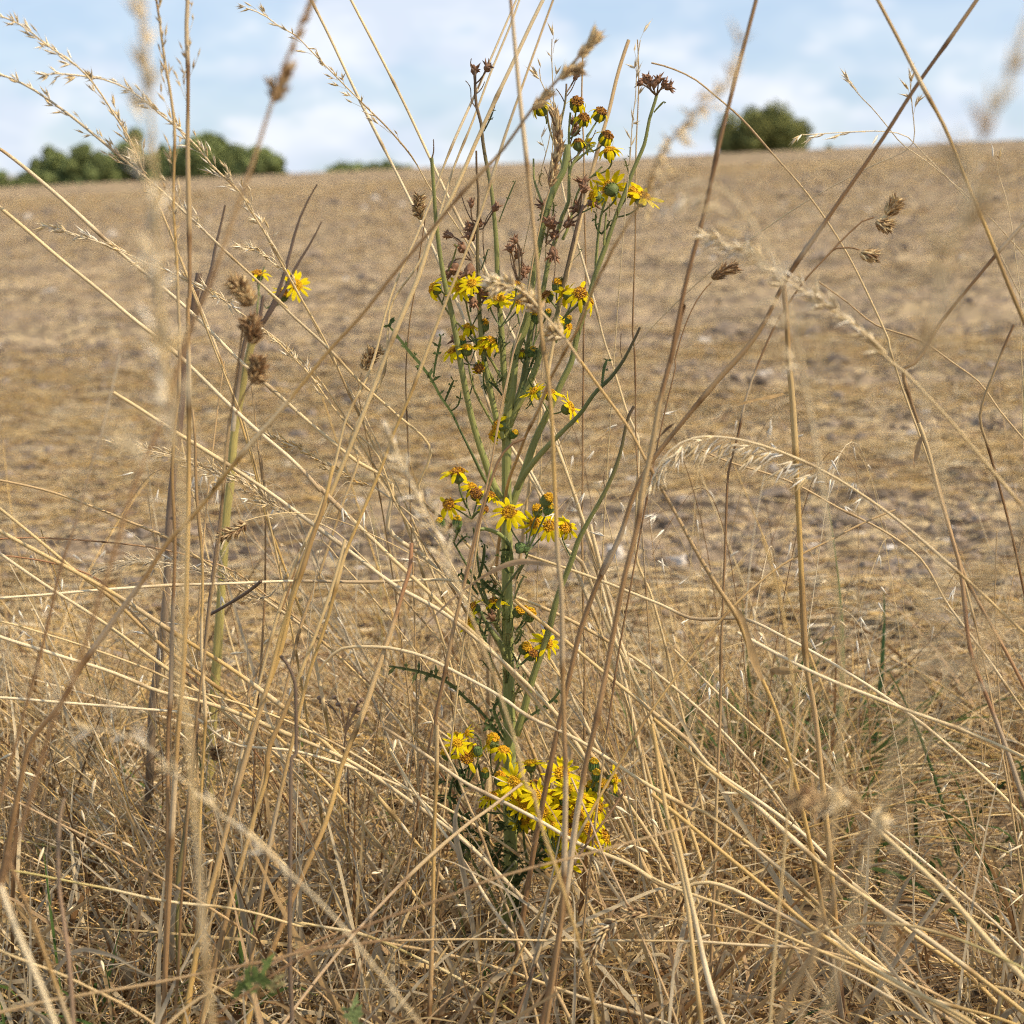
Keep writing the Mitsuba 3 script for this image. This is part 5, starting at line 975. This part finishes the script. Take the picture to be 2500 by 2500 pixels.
    ('brown blurred straw rising right across the ragwort stem below the flowers', ['tan', 'brown', 'brown', 'tan'], 6, 8, 1.28, 1.2, (4, 1900, 680, 1500, 790, 1200, 872, 900, 952, 600, 1042, 300, 1162, 0, 1262), (12, 1000, 1310, 700, 1450, 400, 1640)),
    ('straight level straw across the ragwort stem near the bottom edge', ['tan', 'pale', 'tan', 'pale', 'tan'], 6, 7, 1.5, 1.52, (4, 0, 1408, 600, 1403, 1200, 1405, 1932, 1415), (13, 400, 1515, 800, 1540)),
    ('pale straw slanting across the foot of the ragwort', ['tan', 'pale', 'cream', 'pale'], 8, 10, 1.62, 1.55, (4, -40, 1420, 0, 1430, 300, 1482, 700, 1582, 1000, 1682, 1300, 1792, 1700, 1905, 1932, 2000)),
    ('pale straw slanting steeply from the left to the foot of the ragwort', ['pale', 'cream', 'tan', 'pale'], 8, 11, 1.66, 1.56, (4, 0, 200, 120, 400, 280, 620, 500, 960, 650, 1200, 850, 1450, 1030, 1700, 1150, 1932)),
    ('tan stalk slanting steeply behind the bent leaf, left of the ragwort stem', ['pale', 'tan', 'tan', 'gold'], 6, 9, 1.64, 1.58, (3, 250, 1250, 330, 1450, 430, 1650), (4, 470, 470, 600, 800, 700, 1080, 780, 1300, 830, 1500)),
    ('thick pale gold flattened straw at the lower right', ['pale', 'pale', 'gold', 'pale'], 12, 24, 1.40, 1.30, (13, 1130, 880, 1300, 1030, 1500, 1212, 1640, 1372, 1800, 1562, 1932, 1702, 2030, 1830)),
    ('long pale straw from the torn sheath slanting down to the right edge', ['cream', 'pale', 'cream', 'pale'], 9, 10, 1.56, 1.5, (8, 430, 1605, 600, 1690, 800, 1785), (13, 1000, 160, 1300, 285, 1600, 400, 1960, 555)),
    ('gold straw slanting down right through the lower right, upper of the pair', ['gold', 'pale', 'gold', 'pale'], 10, 13, 1.6, 1.5, (13, -20, 335, 0, 352, 250, 562, 500, 752, 700, 932, 900, 1112, 1200, 1332, 1600, 1600)),
    ('gold straw slanting down right through the lower right, lower of the pair', ['gold', 'gold', 'pale', 'gold'], 10, 13, 1.56, 1.46, (13, -20, 725, 0, 742, 200, 902, 500, 1152, 850, 1452, 1100, 1622, 1500, 1852)),
    ('slim pale straw slanting down right from the ragwort branch to the right edge middle', ['pale', 'cream', 'tan'], 6, 8, 1.7, 1.6, (13, 100, -30, 130, 0, 500, 352, 800, 602, 1000, 762, 1300, 1000, 1700, 1330)),
    ('pale straw across the lower right from behind the bottom flowers', ['pale', 'gold', 'pale'], 8, 11, 1.52, 1.42, (13, -20, 1160, 0, 1172, 400, 1332, 700, 1482, 1100, 1650, 1400, 1790, 1800, 1900)),
    ('gold jointed stalk standing right of the bottom flowers, leaning slightly left', ['gold', 'pale', 'gold', 'tan'], 11, 14, 1.5, 1.45, (4, 1640, 60, 1700, 320, 1760, 600, 1820, 900, 1880, 1250, 1910, 1500)),
    ('two toned gold stalk leaning left low at right of the ragwort foot', ['gold', 'cream', 'gold', 'pale'], 13, 16, 1.46, 1.42, (14, 1300, 0, 1400, 350, 1480, 700, 1560, 1050, 1640, 1400, 1720, 1700, 1800, 1950)),
    ('thin gold stalk rising upright in front of the blurred cocksfoot', ['gold', 'pale', 'gold'], 6, 9, 1.18, 1.15, (8, 560, 1100, 640, 1350, 690, 1600, 730, 1900), (13, 745, 250, 720, 550, 680, 900, 650, 1250, 620, 1600, 600, 1932)),
    ('pale bowed straw low at the lower right with a feathery left tip', ['pale', 'greenish', 'pale', 'tan'], 6, 9, 1.36, 1.3, (13, 780, 1470, 900, 1440, 1100, 1400, 1300, 1405, 1500, 1455, 1700, 1530, 1932, 1640)),
    ('gold straw from the middle of the lower right down to the bottom right corner', ['pale', 'gold', 'gold'], 11, 13, 1.42, 1.32, (13, 880, 1420, 1050, 1560, 1250, 1690, 1500, 1830, 1700, 1960)),
    ('reddish brown stalk with a drooping torn leaf at right, above the green tuft', ['pale', 'red', 'brown', 'red', 'tan'], 9, 13, 1.6, 1.56, (8, 1380, 500, 1430, 640, 1480, 850, 1540, 1050, 1600, 1260), (13, 1650, -30, 1730, 200, 1800, 380)),
    ('thin tan straw sloping down right below the gold slanted stalk at right', ['tan', 'pale', 'tan', 'pale'], 4, 7, 1.75, 1.7, (7, -20, 330, 180, 400, 330, 515, 450, 620, 600, 790, 800, 1020, 1000, 1320, 1140, 1600, 1220, 1780), (8, 1210, 60, 1270, 250, 1380, 550)),
    ('thin straw sloping right across the field to the right edge, above the arching oat', ['tan', 'pale', 'tan'], 4, 6, 1.78, 1.72, (7, 860, 1480, 1000, 1580, 1150, 1700, 1400, 1790, 1530, 1880), (8, 1540, 170, 1700, 290, 1800, 430, 1932, 590)),
    ('gold straw behind the arching oat, sloping down right', ['tan', 'pale', 'tan'], 5, 8, 1.7, 1.66, (8, 250, 640, 400, 710, 700, 820, 950, 960, 1150, 1060, 1350, 1200, 1550, 1440, 1700, 1640)),
    ('straw leaning right, crossing beneath the arching oat head', ['tan', 'gold', 'tan'], 5, 9, 1.64, 1.6, (8, 1250, 960, 1100, 1020, 880, 1130, 700, 1220, 550, 1330, 400, 1470, 250, 1650)),
    ('dark stalk rising right from the bottom flowers, crossed by the thick jointed one', ['brown', 'dark', 'brown', 'tan'], 6, 9, 1.6, 1.55, (17, 1870, 650, 1700, 920, 1560, 1120, 1430, 1300, 1320, 1480, 1250, 1650)),
    ('thin tan straw from the bottom flowers slanting down right in front of them', ['pink', 'tan', 'tan'], 5, 7, 1.58, 1.52, (17, 1330, 580, 1420, 780, 1520, 1000, 1620, 1250, 1740, 1500, 1870, 1780)),
    ('pinkish stalk rising right across the leaves left of the bottom flowers', ['pink', 'pink', 'tan'], 8, 9, 1.6, 1.56, (17, 870, 620, 700, 750, 560, 860, 400, 970, 250, 1090, 120, 1200)),
    ('tan broken stalk leaning left behind the bottom flowers', ['tan', 'red', 'tan'], 9, 12, 1.86, 1.84, (17, 900, 80, 960, 250, 1020, 430, 1080, 640, 1120, 850, 1170, 1100)),
]:
    grass('dry_stalk', lab, cols, y0, y1, w0, w1, *segs)
# --- cocksfoot and timothy heads
CK = ['tan', 'brown', 'tan', 'pale']
grass('cocksfoot_stalk', 'cocksfoot with three brown fluffy heads one above another at left', ['brown', 'tan', 'brown', 'tan'], 1.38, 1.42, 5, 9, (6, 755, 810, 745, 930, 730, 1060, 700, 1300, 670, 1500), (9, 1410, 350, 1385, 750, 1330, 1150), heads=[('head', (6, 690, 610, 730, 640, 770, 700, 800, 770), 30, 220, 0.0075, CK, 0.5), ('head', (6, 800, 850, 815, 930, 800, 1000), 30, 170, 0.0075, ['brown', 'tan', 'brown'], 0.5), ('head', (6, 850, 1100, 845, 1180, 810, 1250), 30, 170, 0.0075, ['brown', 'tan', 'brown'], 0.6), ('twig', (6, 810, 1250, 780, 1290, 740, 1370, 710, 1450), 4, 'brown')])
grass('cocksfoot_stalk', 'cocksfoot with a brown two lobed head and a smaller hanging head at right', ['brown', 'brown', 'tan', 'brown'], 1.66, 1.64, 4, 10, (7, 1150, 1145, 1100, 1160, 1020, 1225, 900, 1340, 780, 1470, 690, 1600, 600, 1760), (8, 480, 380, 440, 560, 380, 800, 370, 1050), heads=[('head', (7, 1265, 1055, 1240, 1090, 1210, 1130), 26, 140, 0.0075, CK, 0.9), ('head', (7, 1220, 1180, 1185, 1170, 1155, 1160), 26, 140, 0.0075, CK, 0.8), ('twig', (7, 1070, 1310, 1020, 1298, 960, 1300, 900, 1345), 4, 'brown'), ('head', (7, 1145, 1340, 1105, 1335, 1075, 1325), 20, 80, 0.008, CK, 0.9)])
grass('cocksfoot_stalk', 'cocksfoot with one dark brown tilted head beside the thick jointed stalk', ['brown', 'brown', 'tan'], 1.7, 1.68, 3, 7, (7, 290, 1485, 220, 1570, 150, 1720, 90, 1932), (2, 1800, 640, 1750, 850), heads=[('head', (7, 410, 1405, 350, 1425, 295, 1465), 17, 110, 0.008, ['brown', 'brown', 'tan'], 1.1)])
grass('timothy_stalk', 'short brown cylindrical head on a thin stalk beside the bare left ragwort branch', ['brown', 'tan', 'tan'], 1.84, 1.84, 3, 6, (6, 1900, 225, 1870, 420, 1840, 640, 1800, 900, 1780, 1250, 1790, 1500), heads=[('head', (6, 1865, 75, 1860, 150, 1885, 225), 15, 110, 0.007, ['brown', 'tan', 'pale'], 0.5)])
grass('timothy_stalk', 'pale brown cylindrical head tilted right among the sheaf of straws', ['tan', 'tan'], 1.82, 1.84, 3, 6, (6, 1500, 1185, 1480, 1290, 1520, 1500, 1560, 1700), heads=[('head', (6, 1570, 1050, 1540, 1110, 1515, 1170), 17, 110, 0.008, ['pale', 'tan', 'brown'], 0.6), ('head', (6, 1625, 1045, 1605, 1060), 12, 30, 0.007, ['pale', 'tan'], 0.6)])
grass('timothy_stalk', 'brown head lying level in front of the withered ragwort stem', ['pale', 'pale', 'tan'], 1.62, 1.66, 2.5, 5, (9, 1545, 700, 1650, 670, 1780, 650, 1932, 655), heads=[('head', (9, 1380, 800, 1460, 775, 1545, 715), 14, 100, 0.007, ['tan', 'brown', 'pale'], 0.5), ('leaf', (9, 1390, 885, 1410, 830, 1450, 795), 8, 'cream', 1.6)])
grass('cocksfoot_stalk', 'pale banded cocksfoot head lying low at the right of the ragwort foot', ['tan', 'pale', 'tan'], 1.5, 1.48, 4, 9, (14, 1080, 920, 1300, 940, 1600, 980, 1932, 1030), heads=[('head', (14, 510, 1380, 580, 1200, 680, 1060, 800, 950), 30, 170, 0.0085, ['cream', 'pale', 'tan', 'brown'], 1.0), ('head', (14, 880, 890, 980, 880, 1080, 890), 22, 70, 0.0075, ['pale', 'tan', 'brown'], 1.0)])
grass('timothy_stalk', 'small brown tufted head low at left beside the yellow green stem foot', ['tan', 'brown'], 1.9, 1.9, 3, 6, (10, 1365, 290, 1372, 500, 1368, 800), heads=[('head', (10, 1360, 195, 1365, 280), 16, 90, 0.008, ['tan', 'brown'], 0.6)])
grass('foxtail_stalk', 'plump tan furry spike standing before the green ragwort branches', ['tan', 'pale', 'tan'], 1.74, 1.74, 4, 6, (1, 1010, 930, 985, 1010, 950, 1160, 920, 1300, 890, 1480, 850, 1700), (2, 800, 450, 760, 640, 720, 830), heads=[('head', (1, 1040, 460, 1062, 560, 1066, 660, 1045, 760, 1030, 850, 1010, 920), 17, 240, 0.009, ['tan', 'tan', 'brown', 'pale'], 2.6)])
grass('cocksfoot_stalk', 'fluffy cream blurred head drooping across the middle yellow flowers', ['cream', 'pale', 'tan'], 1.40, 1.38, 4, 8, (2, 640, 130, 700, 100, 790, 130, 880, 190, 960, 290, 1040, 380, 1100, 450), (2, 1130, 490, 1200, 600), ground=False, heads=[('head', (2, 630, 130, 700, 105, 790, 140), 16, 60, 0.010, ['cream', 'cream', 'pale'], 0.5), ('head', (2, 840, 180, 900, 230, 950, 290), 14, 50, 0.010, ['pale', 'cream', 'tan'], 0.5), ('head', (2, 1010, 400, 1060, 430, 1090, 450), 12, 40, 0.010, ['cream', 'pale'], 0.5)])
# --- fine oats in the sky above the ragwort
for lab, w, y, seg, a in [('thin oat stalk above the ragwort with long pale spikelets, left of the fuzzy head', 2.5, 1.75, (1, 1035, -10, 1030, 150, 1028, 300, 1030, 480, 1020, 700), 0.45),
                          ('thin oat stalk with drooping spikelets in the sky beside the top right dead cluster', 2.5, 1.72, (1, 1580, -10, 1560, 150, 1550, 350, 1530, 500, 1520, 680, 1500, 900), 0.9),
                          ('fine oat stalk with tiny pale spikelets between the ragwort tops', 2.5, 1.78, (1, 945, 180, 960, 280, 1000, 340, 1030, 440, 1010, 600, 960, 800), 0.9),
                          ('fine forked oat stalk in the sky right of the round tree', 2.5, 1.7, (7, 1335, 390, 1345, 540, 1355, 740, 1300, 800, 1180, 850), 0.4),
                          ('fine oat twig pointing left in the sky just right of the round tree', 2.5, 1.7, (7, 775, 702, 950, 695, 1150, 692, 1290, 705, 1400, 800, 1530, 930, 1680, 1100, 1780, 1280), 0.35),
                          ('fine oat twig with two tips against the sky above the right skyline', 2.5, 1.72, (7, 1018, 430, 1060, 490, 1140, 570, 1220, 665, 1300, 760, 1400, 830), 0.3),
                          ('hair thin oat stalk with dangling white spikelet at far right of the field', 2.2, 1.7, (7, 1780, 850, 1790, 910, 1830, 1010, 1880, 1200, 1900, 1500), 0.15)]:
    grass('oat_stalk', lab, ['cream', 'pale', 'tan'], y, y + 0.04, w, w + 1.5, seg, heads=[('panicle', 0.0, a, 0.016, 0.018, 0.010, OATS, 0.15, 0.35, dict(per=(1, 1)))], nodes=False, K=5)
# --- bent leaves
for lab, col, w, y0, y1, seg, gr in [('bent pale dry leaf folded over left of the ragwort above the third flower cluster', 'pink', 15, 1.55, 1.6, (3, 1060, 350, 960, 325, 850, 312, 760, 325, 650, 375, 560, 425, 430, 520, 250, 690, 50, 890), 0),
                                     ('grey curled dry leaf hanging left of the bottom flowers', 'grey', 17, 1.58, 1.6, (17, 470, 790, 440, 710, 380, 685, 310, 720, 265, 830, 235, 980, 240, 1100, 280, 1300), True),
                                     ('grey bowed dry leaf at the lower left', 'grey', 12, 1.35, 1.4, (10, 960, 1640, 830, 1570, 700, 1500, 560, 1465, 440, 1490, 380, 1560), True),
                                     ('curled pale dry leaf low at the left of the middle', 'pale', 14, 1.6, 1.6, (12, 920, 1180, 890, 1080, 840, 980, 760, 900), False),
                                     ('brown curled leaf strip beside the upright broken stalk', 'tan', 26, 1.64, 1.62, (8, 615, 1830, 612, 1800, 680, 1800, 760, 1800, 830, 1840), False),
                                     ('pale drooping torn leaf at right above the green tuft', 'pink', 17, 1.6, 1.6, (8, 1355, 740, 1370, 650, 1410, 560, 1445, 545, 1432, 640), False),
                                     ('grey narrow leaf standing right of the ragwort foot', 'grey', 9, 1.45, 1.4, (14, 1490, 1150, 1420, 1170, 1370, 1260, 1330, 1450, 1310, 1700, 1290, 1930), True),
                                     ('grey brown folded leaf just right of the ragwort foot', 'grey', 10, 1.5, 1.45, (14, 330, 650, 390, 740, 400, 900, 395, 1200, 400, 1500, 390, 1800), True),
                                     ('dark curled leaf on the brown stalk right of the ragwort', 'dark', 8, 1.5, 1.5, (2, 1800, 985, 1740, 1030, 1690, 1090, 1650, 1160), False)]:
    key = thing('dry_leaf', lab, 'dry leaf')
    P = pixel_path([seg], y0, y1)[0]
    if gr is True:
        P = np.vstack([P, to_ground(P)])
    n = 44
    Q, L = spline(P, n)
    s = np.linspace(0, 1, n)
    W = metres(w, y0) * 0.5 * np.clip(np.minimum(s * 6 + 0.08, 1.25 - s if gr is True else 1.25 - 1.35 * s), 0.12, 1)
    sd = np.cross(np.gradient(Q, axis=0), -FWD)
    sd = unit(sd) * np.cos(s * 5 + w)[:, None] * 1.2 + np.array([0.2, -1, 0.3]) * np.sin(s * 5 + w)[:, None] * 0.6
    C = colour(col) * (0.8 + 0.4 * meshkit.noise(np.stack([s * 22, s * 0 + w, s * 0], 1)))[:, None]
    scene[key] = ply_part(ribbons(Q[None], W[None], sd[None], C[None], 0.55), 'blade_material')

# ------------------------------------------------------------------ the rest of the verge grass
PAL = np.array([COL[k] for k in ('pale', 'tan', 'gold', 'cream', 'brown', 'grey', 'pink', 'greenish')])
def verge_spots(n, y0, y1):
    y = rng.uniform(y0, y1, 3 * n)
    x = rng.uniform(-1, 1, 3 * n) * (0.34 * y + 0.22)
    d = meshkit.fbm(np.stack([x * 7, y * 7, x * 0], -1), 2, 31)
    k = np.argsort(-(d + rng.uniform(0, 0.35, 3 * n)))[:n]
    return x[k], y[k]

def stalks(n, y0, y1, h0, h1, lean_mean, lean_sd, r0, r1, p, S=8, K=4, curl=0.12, flop=0.5, taper=0.45):
    """n curved stalks rooted in the verge: points, radii, colours."""
    x, y = verge_spots(n, y0, y1)
    L = rng.uniform(h0, h1, n) * np.where(y < 1.88, 0.52, 1.0)
    q = np.stack([x * 3.2, y * 3.2, x * 0 + r1 * 900], -1)
    tilt = lean_mean + lean_sd * (3.2 * (meshkit.noise(q, 3) - 0.5) + 0.55 * rng.normal(0, 1, n))
    az = 2.2 * (meshkit.noise(q, 4) - 0.5) + 0.35 * rng.normal(0, 1, n)
    d = np.stack([-np.sin(tilt) * np.cos(az), np.sin(tilt) * np.sin(az), np.abs(np.cos(tilt)) + 0.04], -1)
    s = np.linspace(0, 1, S)
    side = rng.normal(0, curl, (n, 3))
    P = np.stack([x, y, np.zeros(n)], -1)[:, None] + d[:, None] * (s[None, :, None] * L[:, None, None]) + side[:, None] * ((s ** 2)[None, :, None] * L[:, None, None])
    P[:, :, 2] -= flop * (s ** 2)[None] * (L * np.abs(np.sin(tilt)) * rng.uniform(0.1, 0.7, n))[:, None]
    P[:, :, 2] = np.maximum(P[:, :, 2], 0.004 + 0.02 * rng.uniform(0, 1, (n, 1)) * s[None])
    R = rng.uniform(r0, r1, n)[:, None] * np.linspace(1, taper, S)[None]
    c = PAL[rng.choice(8, n, p=p)] * rng.uniform(0.82, 1.28, (n, 1))
    C = np.repeat(c[:, None], S, 1) * (0.80 + 0.36 * rng.uniform(0, 1, (n, S, 1))) * np.where(rng.uniform(0, 1, (n, S, 1)) < 0.08, 0.5, 1.0)
    return P, R, C
MIX = [0.22, 0.24, 0.20, 0.08, 0.11, 0.07, 0.05, 0.03]
# single stalks that can still be told apart
P, R, C = stalks(150, 1.90, 2.60, 0.26, 0.62, 0.55, 0.45, 0.0010, 0.0020, MIX, 16, 6, 0.10, 0.3, 0.4)
HUE = ['pale', 'tan', 'gold', 'cream', 'brown', 'greyish', 'pinkish', 'greenish']
hue = np.argmin(np.linalg.norm(unit(C[:, 0])[:, None] - unit(PAL)[None], axis=2) + 0.5 * np.abs(np.linalg.norm(C[:, 0], axis=1)[:, None] - np.linalg.norm(PAL, axis=1)[None]), 1)
for k in range(len(P)):
    foot, lean = P[k, 0], (P[k, -1, 0] - P[k, 0, 0]) / P[k, -1, 2]
    side = 'far left of' if foot[0] < -0.4 else 'left of' if foot[0] < -0.05 else 'behind' if foot[0] < 0.08 else 'right of' if foot[0] < 0.42 else 'far right of'
    pose = 'upright' if abs(lean) < 0.25 else 'left leaning' if lean < 0 else 'right leaning'
    size = 'tall' if P[k, :, 2].max() > 0.38 else 'short'
    lab = f'{size} {HUE[hue[k]]} {pose} dry stalk rooted in the tangle {side} the ragwort'
    key = thing('dry_stalk', lab, 'grass stalk', f'{size} {HUE[hue[k]]} {pose} stalks {side} the ragwort')
    scene[key] = ply_part(tubes(P[k:k + 1], R[k:k + 1], C[k:k + 1], 6), 'stalk_material')
# hair thin bowed oats over the tangle
for k in range(46):
    x, y = rng.uniform(-0.62, 0.66), rng.uniform(1.72, 2.35)
    if abs(x + 0.01) < 0.09:
        x += 0.2
    H, sg = rng.uniform(0.34, 0.62), rng.choice([-1, 1], p=[0.7, 0.3])
    t = np.linspace(0, 1, 26)
    bow = rng.uniform(0.10, 0.26)
    az = rng.normal(0, 0.6)
    P1 = np.stack([x + sg * math.cos(az) * bow * t ** 1.6, y + math.sin(az) * bow * t ** 1.6, H * (np.sin(np.clip(t * 1.25, 0, 1) * np.pi / 2) - rng.uniform(0.05, 0.28) * np.clip((t - 0.55) / 0.45, 0, 1) ** 2)], 1)
    P1 += 0.006 * (meshkit.noise(np.stack([t * 5, t * 0 + k, t * 0], 1))[:, None] - 0.5) * rng.normal(0, 1, 3)
    side = 'far left of' if x < -0.35 else 'left of' if x < 0 else 'right of' if x < 0.35 else 'far right of'
    pose = 'rightwards' if sg > 0 else 'leftwards'
    key = thing('oat_stalk', f'hair thin oat stalk bowed {pose} over the tangle {side} the ragwort, husks hanging', 'grass stalk', f'hair thin oats bowed {pose} {side} the ragwort')
    c = colour(['pale', 'tan', 'brown', 'cream'][rng.randint(4)])
    put(key, 'stem', tubes(P1[None], np.linspace(0.0007, 0.00022, 26)[None], (c * rng.uniform(0.8, 1.15, (26, 1)))[None], 5))
    at = rng.choice(np.arange(14, 26), rng.randint(2, 6), replace=False)
    hang = unit(rng.normal(0, 0.5, (len(at), 3)) + [0, 0, -0.8])
    l = rng.uniform(0.006, 0.035, len(at))
    tw = P1[at][:, None] + hang[:, None] * (np.linspace(0, 1, 5)[None, :, None] * l[:, None, None])
    put(key, 'twigs', tubes(tw, np.full((len(at), 5), 0.00022), np.tile(c, (len(at), 1))[:, None], 3), kind='stuff')
    put(key, 'husks', seeds(np.repeat(tw[:, -1], 2, 0), unit(np.repeat(hang, 2, 0) + rng.normal(0, 0.16, (2 * len(at), 3))), rng.uniform(0.010, 0.017, 2 * len(at)), rng.uniform(0.0008, 0.0014, 2 * len(at)), colour('white') * rng.uniform(0.75, 1.1, (2 * len(at), 1)), awn=0.6), kind='stuff')
# the tangle
parts = []
for args in [(850, 1.75, 2.6, 0.20, 0.42, 0.75, 0.55, 0.0007, 0.0017, MIX, 9, 5, 0.12, 0.6), (1500, 1.5, 2.7, 0.10, 0.28, 0.3, 0.8, 0.0004, 0.0011, MIX, 8, 4, 0.22, 0.6),
             (1500, 1.2, 2.75, 0.25, 0.60, 1.30, 0.28, 0.0008, 0.0018, [0.30, 0.20, 0.26, 0.08, 0.08, 0.04, 0.03, 0.01], 9, 5, 0.10, 0.9), (700, 1.2, 2.75, 0.25, 0.55, -1.20, 0.35, 0.0008, 0.0017, [0.30, 0.20, 0.22, 0.08, 0.10, 0.06, 0.03, 0.01], 9, 5, 0.12, 0.9),
             (2200, 1.2, 2.8, 0.15, 0.45, 1.35, 0.35, 0.0005, 0.0013, [0.20, 0.22, 0.14, 0.06, 0.18, 0.12, 0.06, 0.02], 8, 4, 0.16, 0.9), (2000, 1.3, 2.8, 0.15, 0.45, -1.2, 0.5, 0.0004, 0.0012, [0.20, 0.22, 0.14, 0.06, 0.18, 0.12, 0.06, 0.02], 8, 4, 0.18, 0.9),
             (1800, 1.5, 2.65, 0.10, 0.28, 0.0, 1.0, 0.00025, 0.0005, [0.25, 0.2, 0.1, 0.2, 0.08, 0.12, 0.05, 0.0], 9, 3, 0.55, 0.5)]:
    a = stalks(*args)
    parts.append(tubes(*a, args[11]))
stuff('dry_grass_tangle', join(parts), 'stalk_material', 'tangled fallen dry grass covering the verge in the lower part', 'grass')
def blades(n, y0, y1, h0, h1, w0, w1, cols, curl, xr=None):
    x, y = verge_spots(n, y0, y1)
    if xr is not None:
        x, y = xr[0] + rng.normal(0, xr[2], n), xr[1] + rng.normal(0, xr[3], n)
    S = 9
    s = np.linspace(0, 1, S)
    L = rng.uniform(h0, h1, n)
    d = unit(np.stack([rng.normal(0, 0.55, n), rng.normal(0, 0.5, n), np.abs(rng.normal(0.8, 0.3, n)) + 0.1], -1))
    b = rng.normal(0, curl, (n, 3))
    P = np.stack([x, y, np.zeros(n)], -1)[:, None] + d[:, None] * (s[None, :, None] * L[:, None, None]) + b[:, None] * ((s ** 2)[None, :, None] * L[:, None, None]) - np.array([0, 0, 1]) * ((s ** 3)[None, :, None] * L[:, None, None] * np.abs(rng.normal(0.3, 0.3, (n, 1, 1))))
    P[:, :, 2] = np.maximum(P[:, :, 2], 0.003)
    W = rng.uniform(w0, w1, n)[:, None] * np.array([0.6, 0.9, 1, 1, 0.95, 0.8, 0.6, 0.35, 0.05])[None]
    sd = rng.normal(0, 1, (n, 1, 3)) + rng.normal(0, 0.7, (n, 1, 3)) * s[None, :, None]
    c = np.array([colour(k) for k in cols])[rng.randint(0, len(cols), n)] * rng.uniform(0.7, 1.15, (n, 1))
    return ribbons(P, W, np.broadcast_to(sd, P.shape), c[:, None], 0.35)
stuff('dry_grass_blades', join([blades(3900, 1.4, 2.75, 0.08, 0.26, 0.0012, 0.0032, ['pale', 'tan', 'grey', 'grey', 'brown', 'pink'], 0.4), blades(900, 1.5, 2.7, 0.10, 0.34, 0.0014, 0.0030, ['pale', 'tan', 'cream', 'grey'], 0.35)]), 'blade_material', 'flat curled withered grass leaves lying in the tangle', 'grass')
# loose oat husks hanging in the tangle
n = 620
x, y = verge_spots(n, 1.5, 2.6)
stuff('oat_husks', seeds(np.stack([x, y, rng.uniform(0.05, 0.34, n)], -1), unit(rng.normal(0, 1, (n, 3)) + [0, 0, -0.6]), rng.uniform(0.010, 0.019, n), rng.uniform(0.0010, 0.0019, n), np.array(COL['cream']) * rng.uniform(0.85, 1.2, (n, 1)), awn=0.4), 'stalk_material', 'loose whitish oat husks caught in the tangled grass', 'grass')
# green grass
GREEN = [(0.12, 0.20, 0.06), (0.16, 0.24, 0.07), (0.10, 0.17, 0.065)]
gx = [world(*px(13, a, b), yy) for a, b, yy in [(820, 420, 2.5), (520, 380, 2.5), (1850, 900, 2.2), (150, 690, 2.3)]]
tuft = join([blades(95, 0, 1, 0.14, 0.34, 0.0016, 0.0036, GREEN, 0.22, (gx[1][0] + 0.06, 2.5, 0.08, 0.06)), blades(60, 0, 1, 0.10, 0.24, 0.0014, 0.0030, GREEN, 0.25, (gx[1][0], 2.45, 0.10, 0.06)),
             blades(36, 0, 1, 0.12, 0.34, 0.0015, 0.0034, [(0.09, 0.14, 0.05)], 0.2, (0.61, 2.05, 0.05, 0.10)), blades(40, 0, 1, 0.08, 0.2, 0.0012, 0.0028, GREEN, 0.3, (0.28, 2.2, 0.12, 0.1)),
             blades(50, 0, 1, 0.06, 0.2, 0.0012, 0.0026, GREEN, 0.3, (-0.30, 2.3, 0.15, 0.15)), blades(50, 0, 1, 0.08, 0.22, 0.0014, 0.0028, GREEN, 0.3, (-0.42, 1.65, 0.06, 0.08)), blades(60, 1.6, 2.7, 0.06, 0.2, 0.0010, 0.0022, GREEN, 0.3)])
stuff('green_grass', tuft, 'blade_material', 'fresh green grass blades growing up through the dry tangle', 'grass')
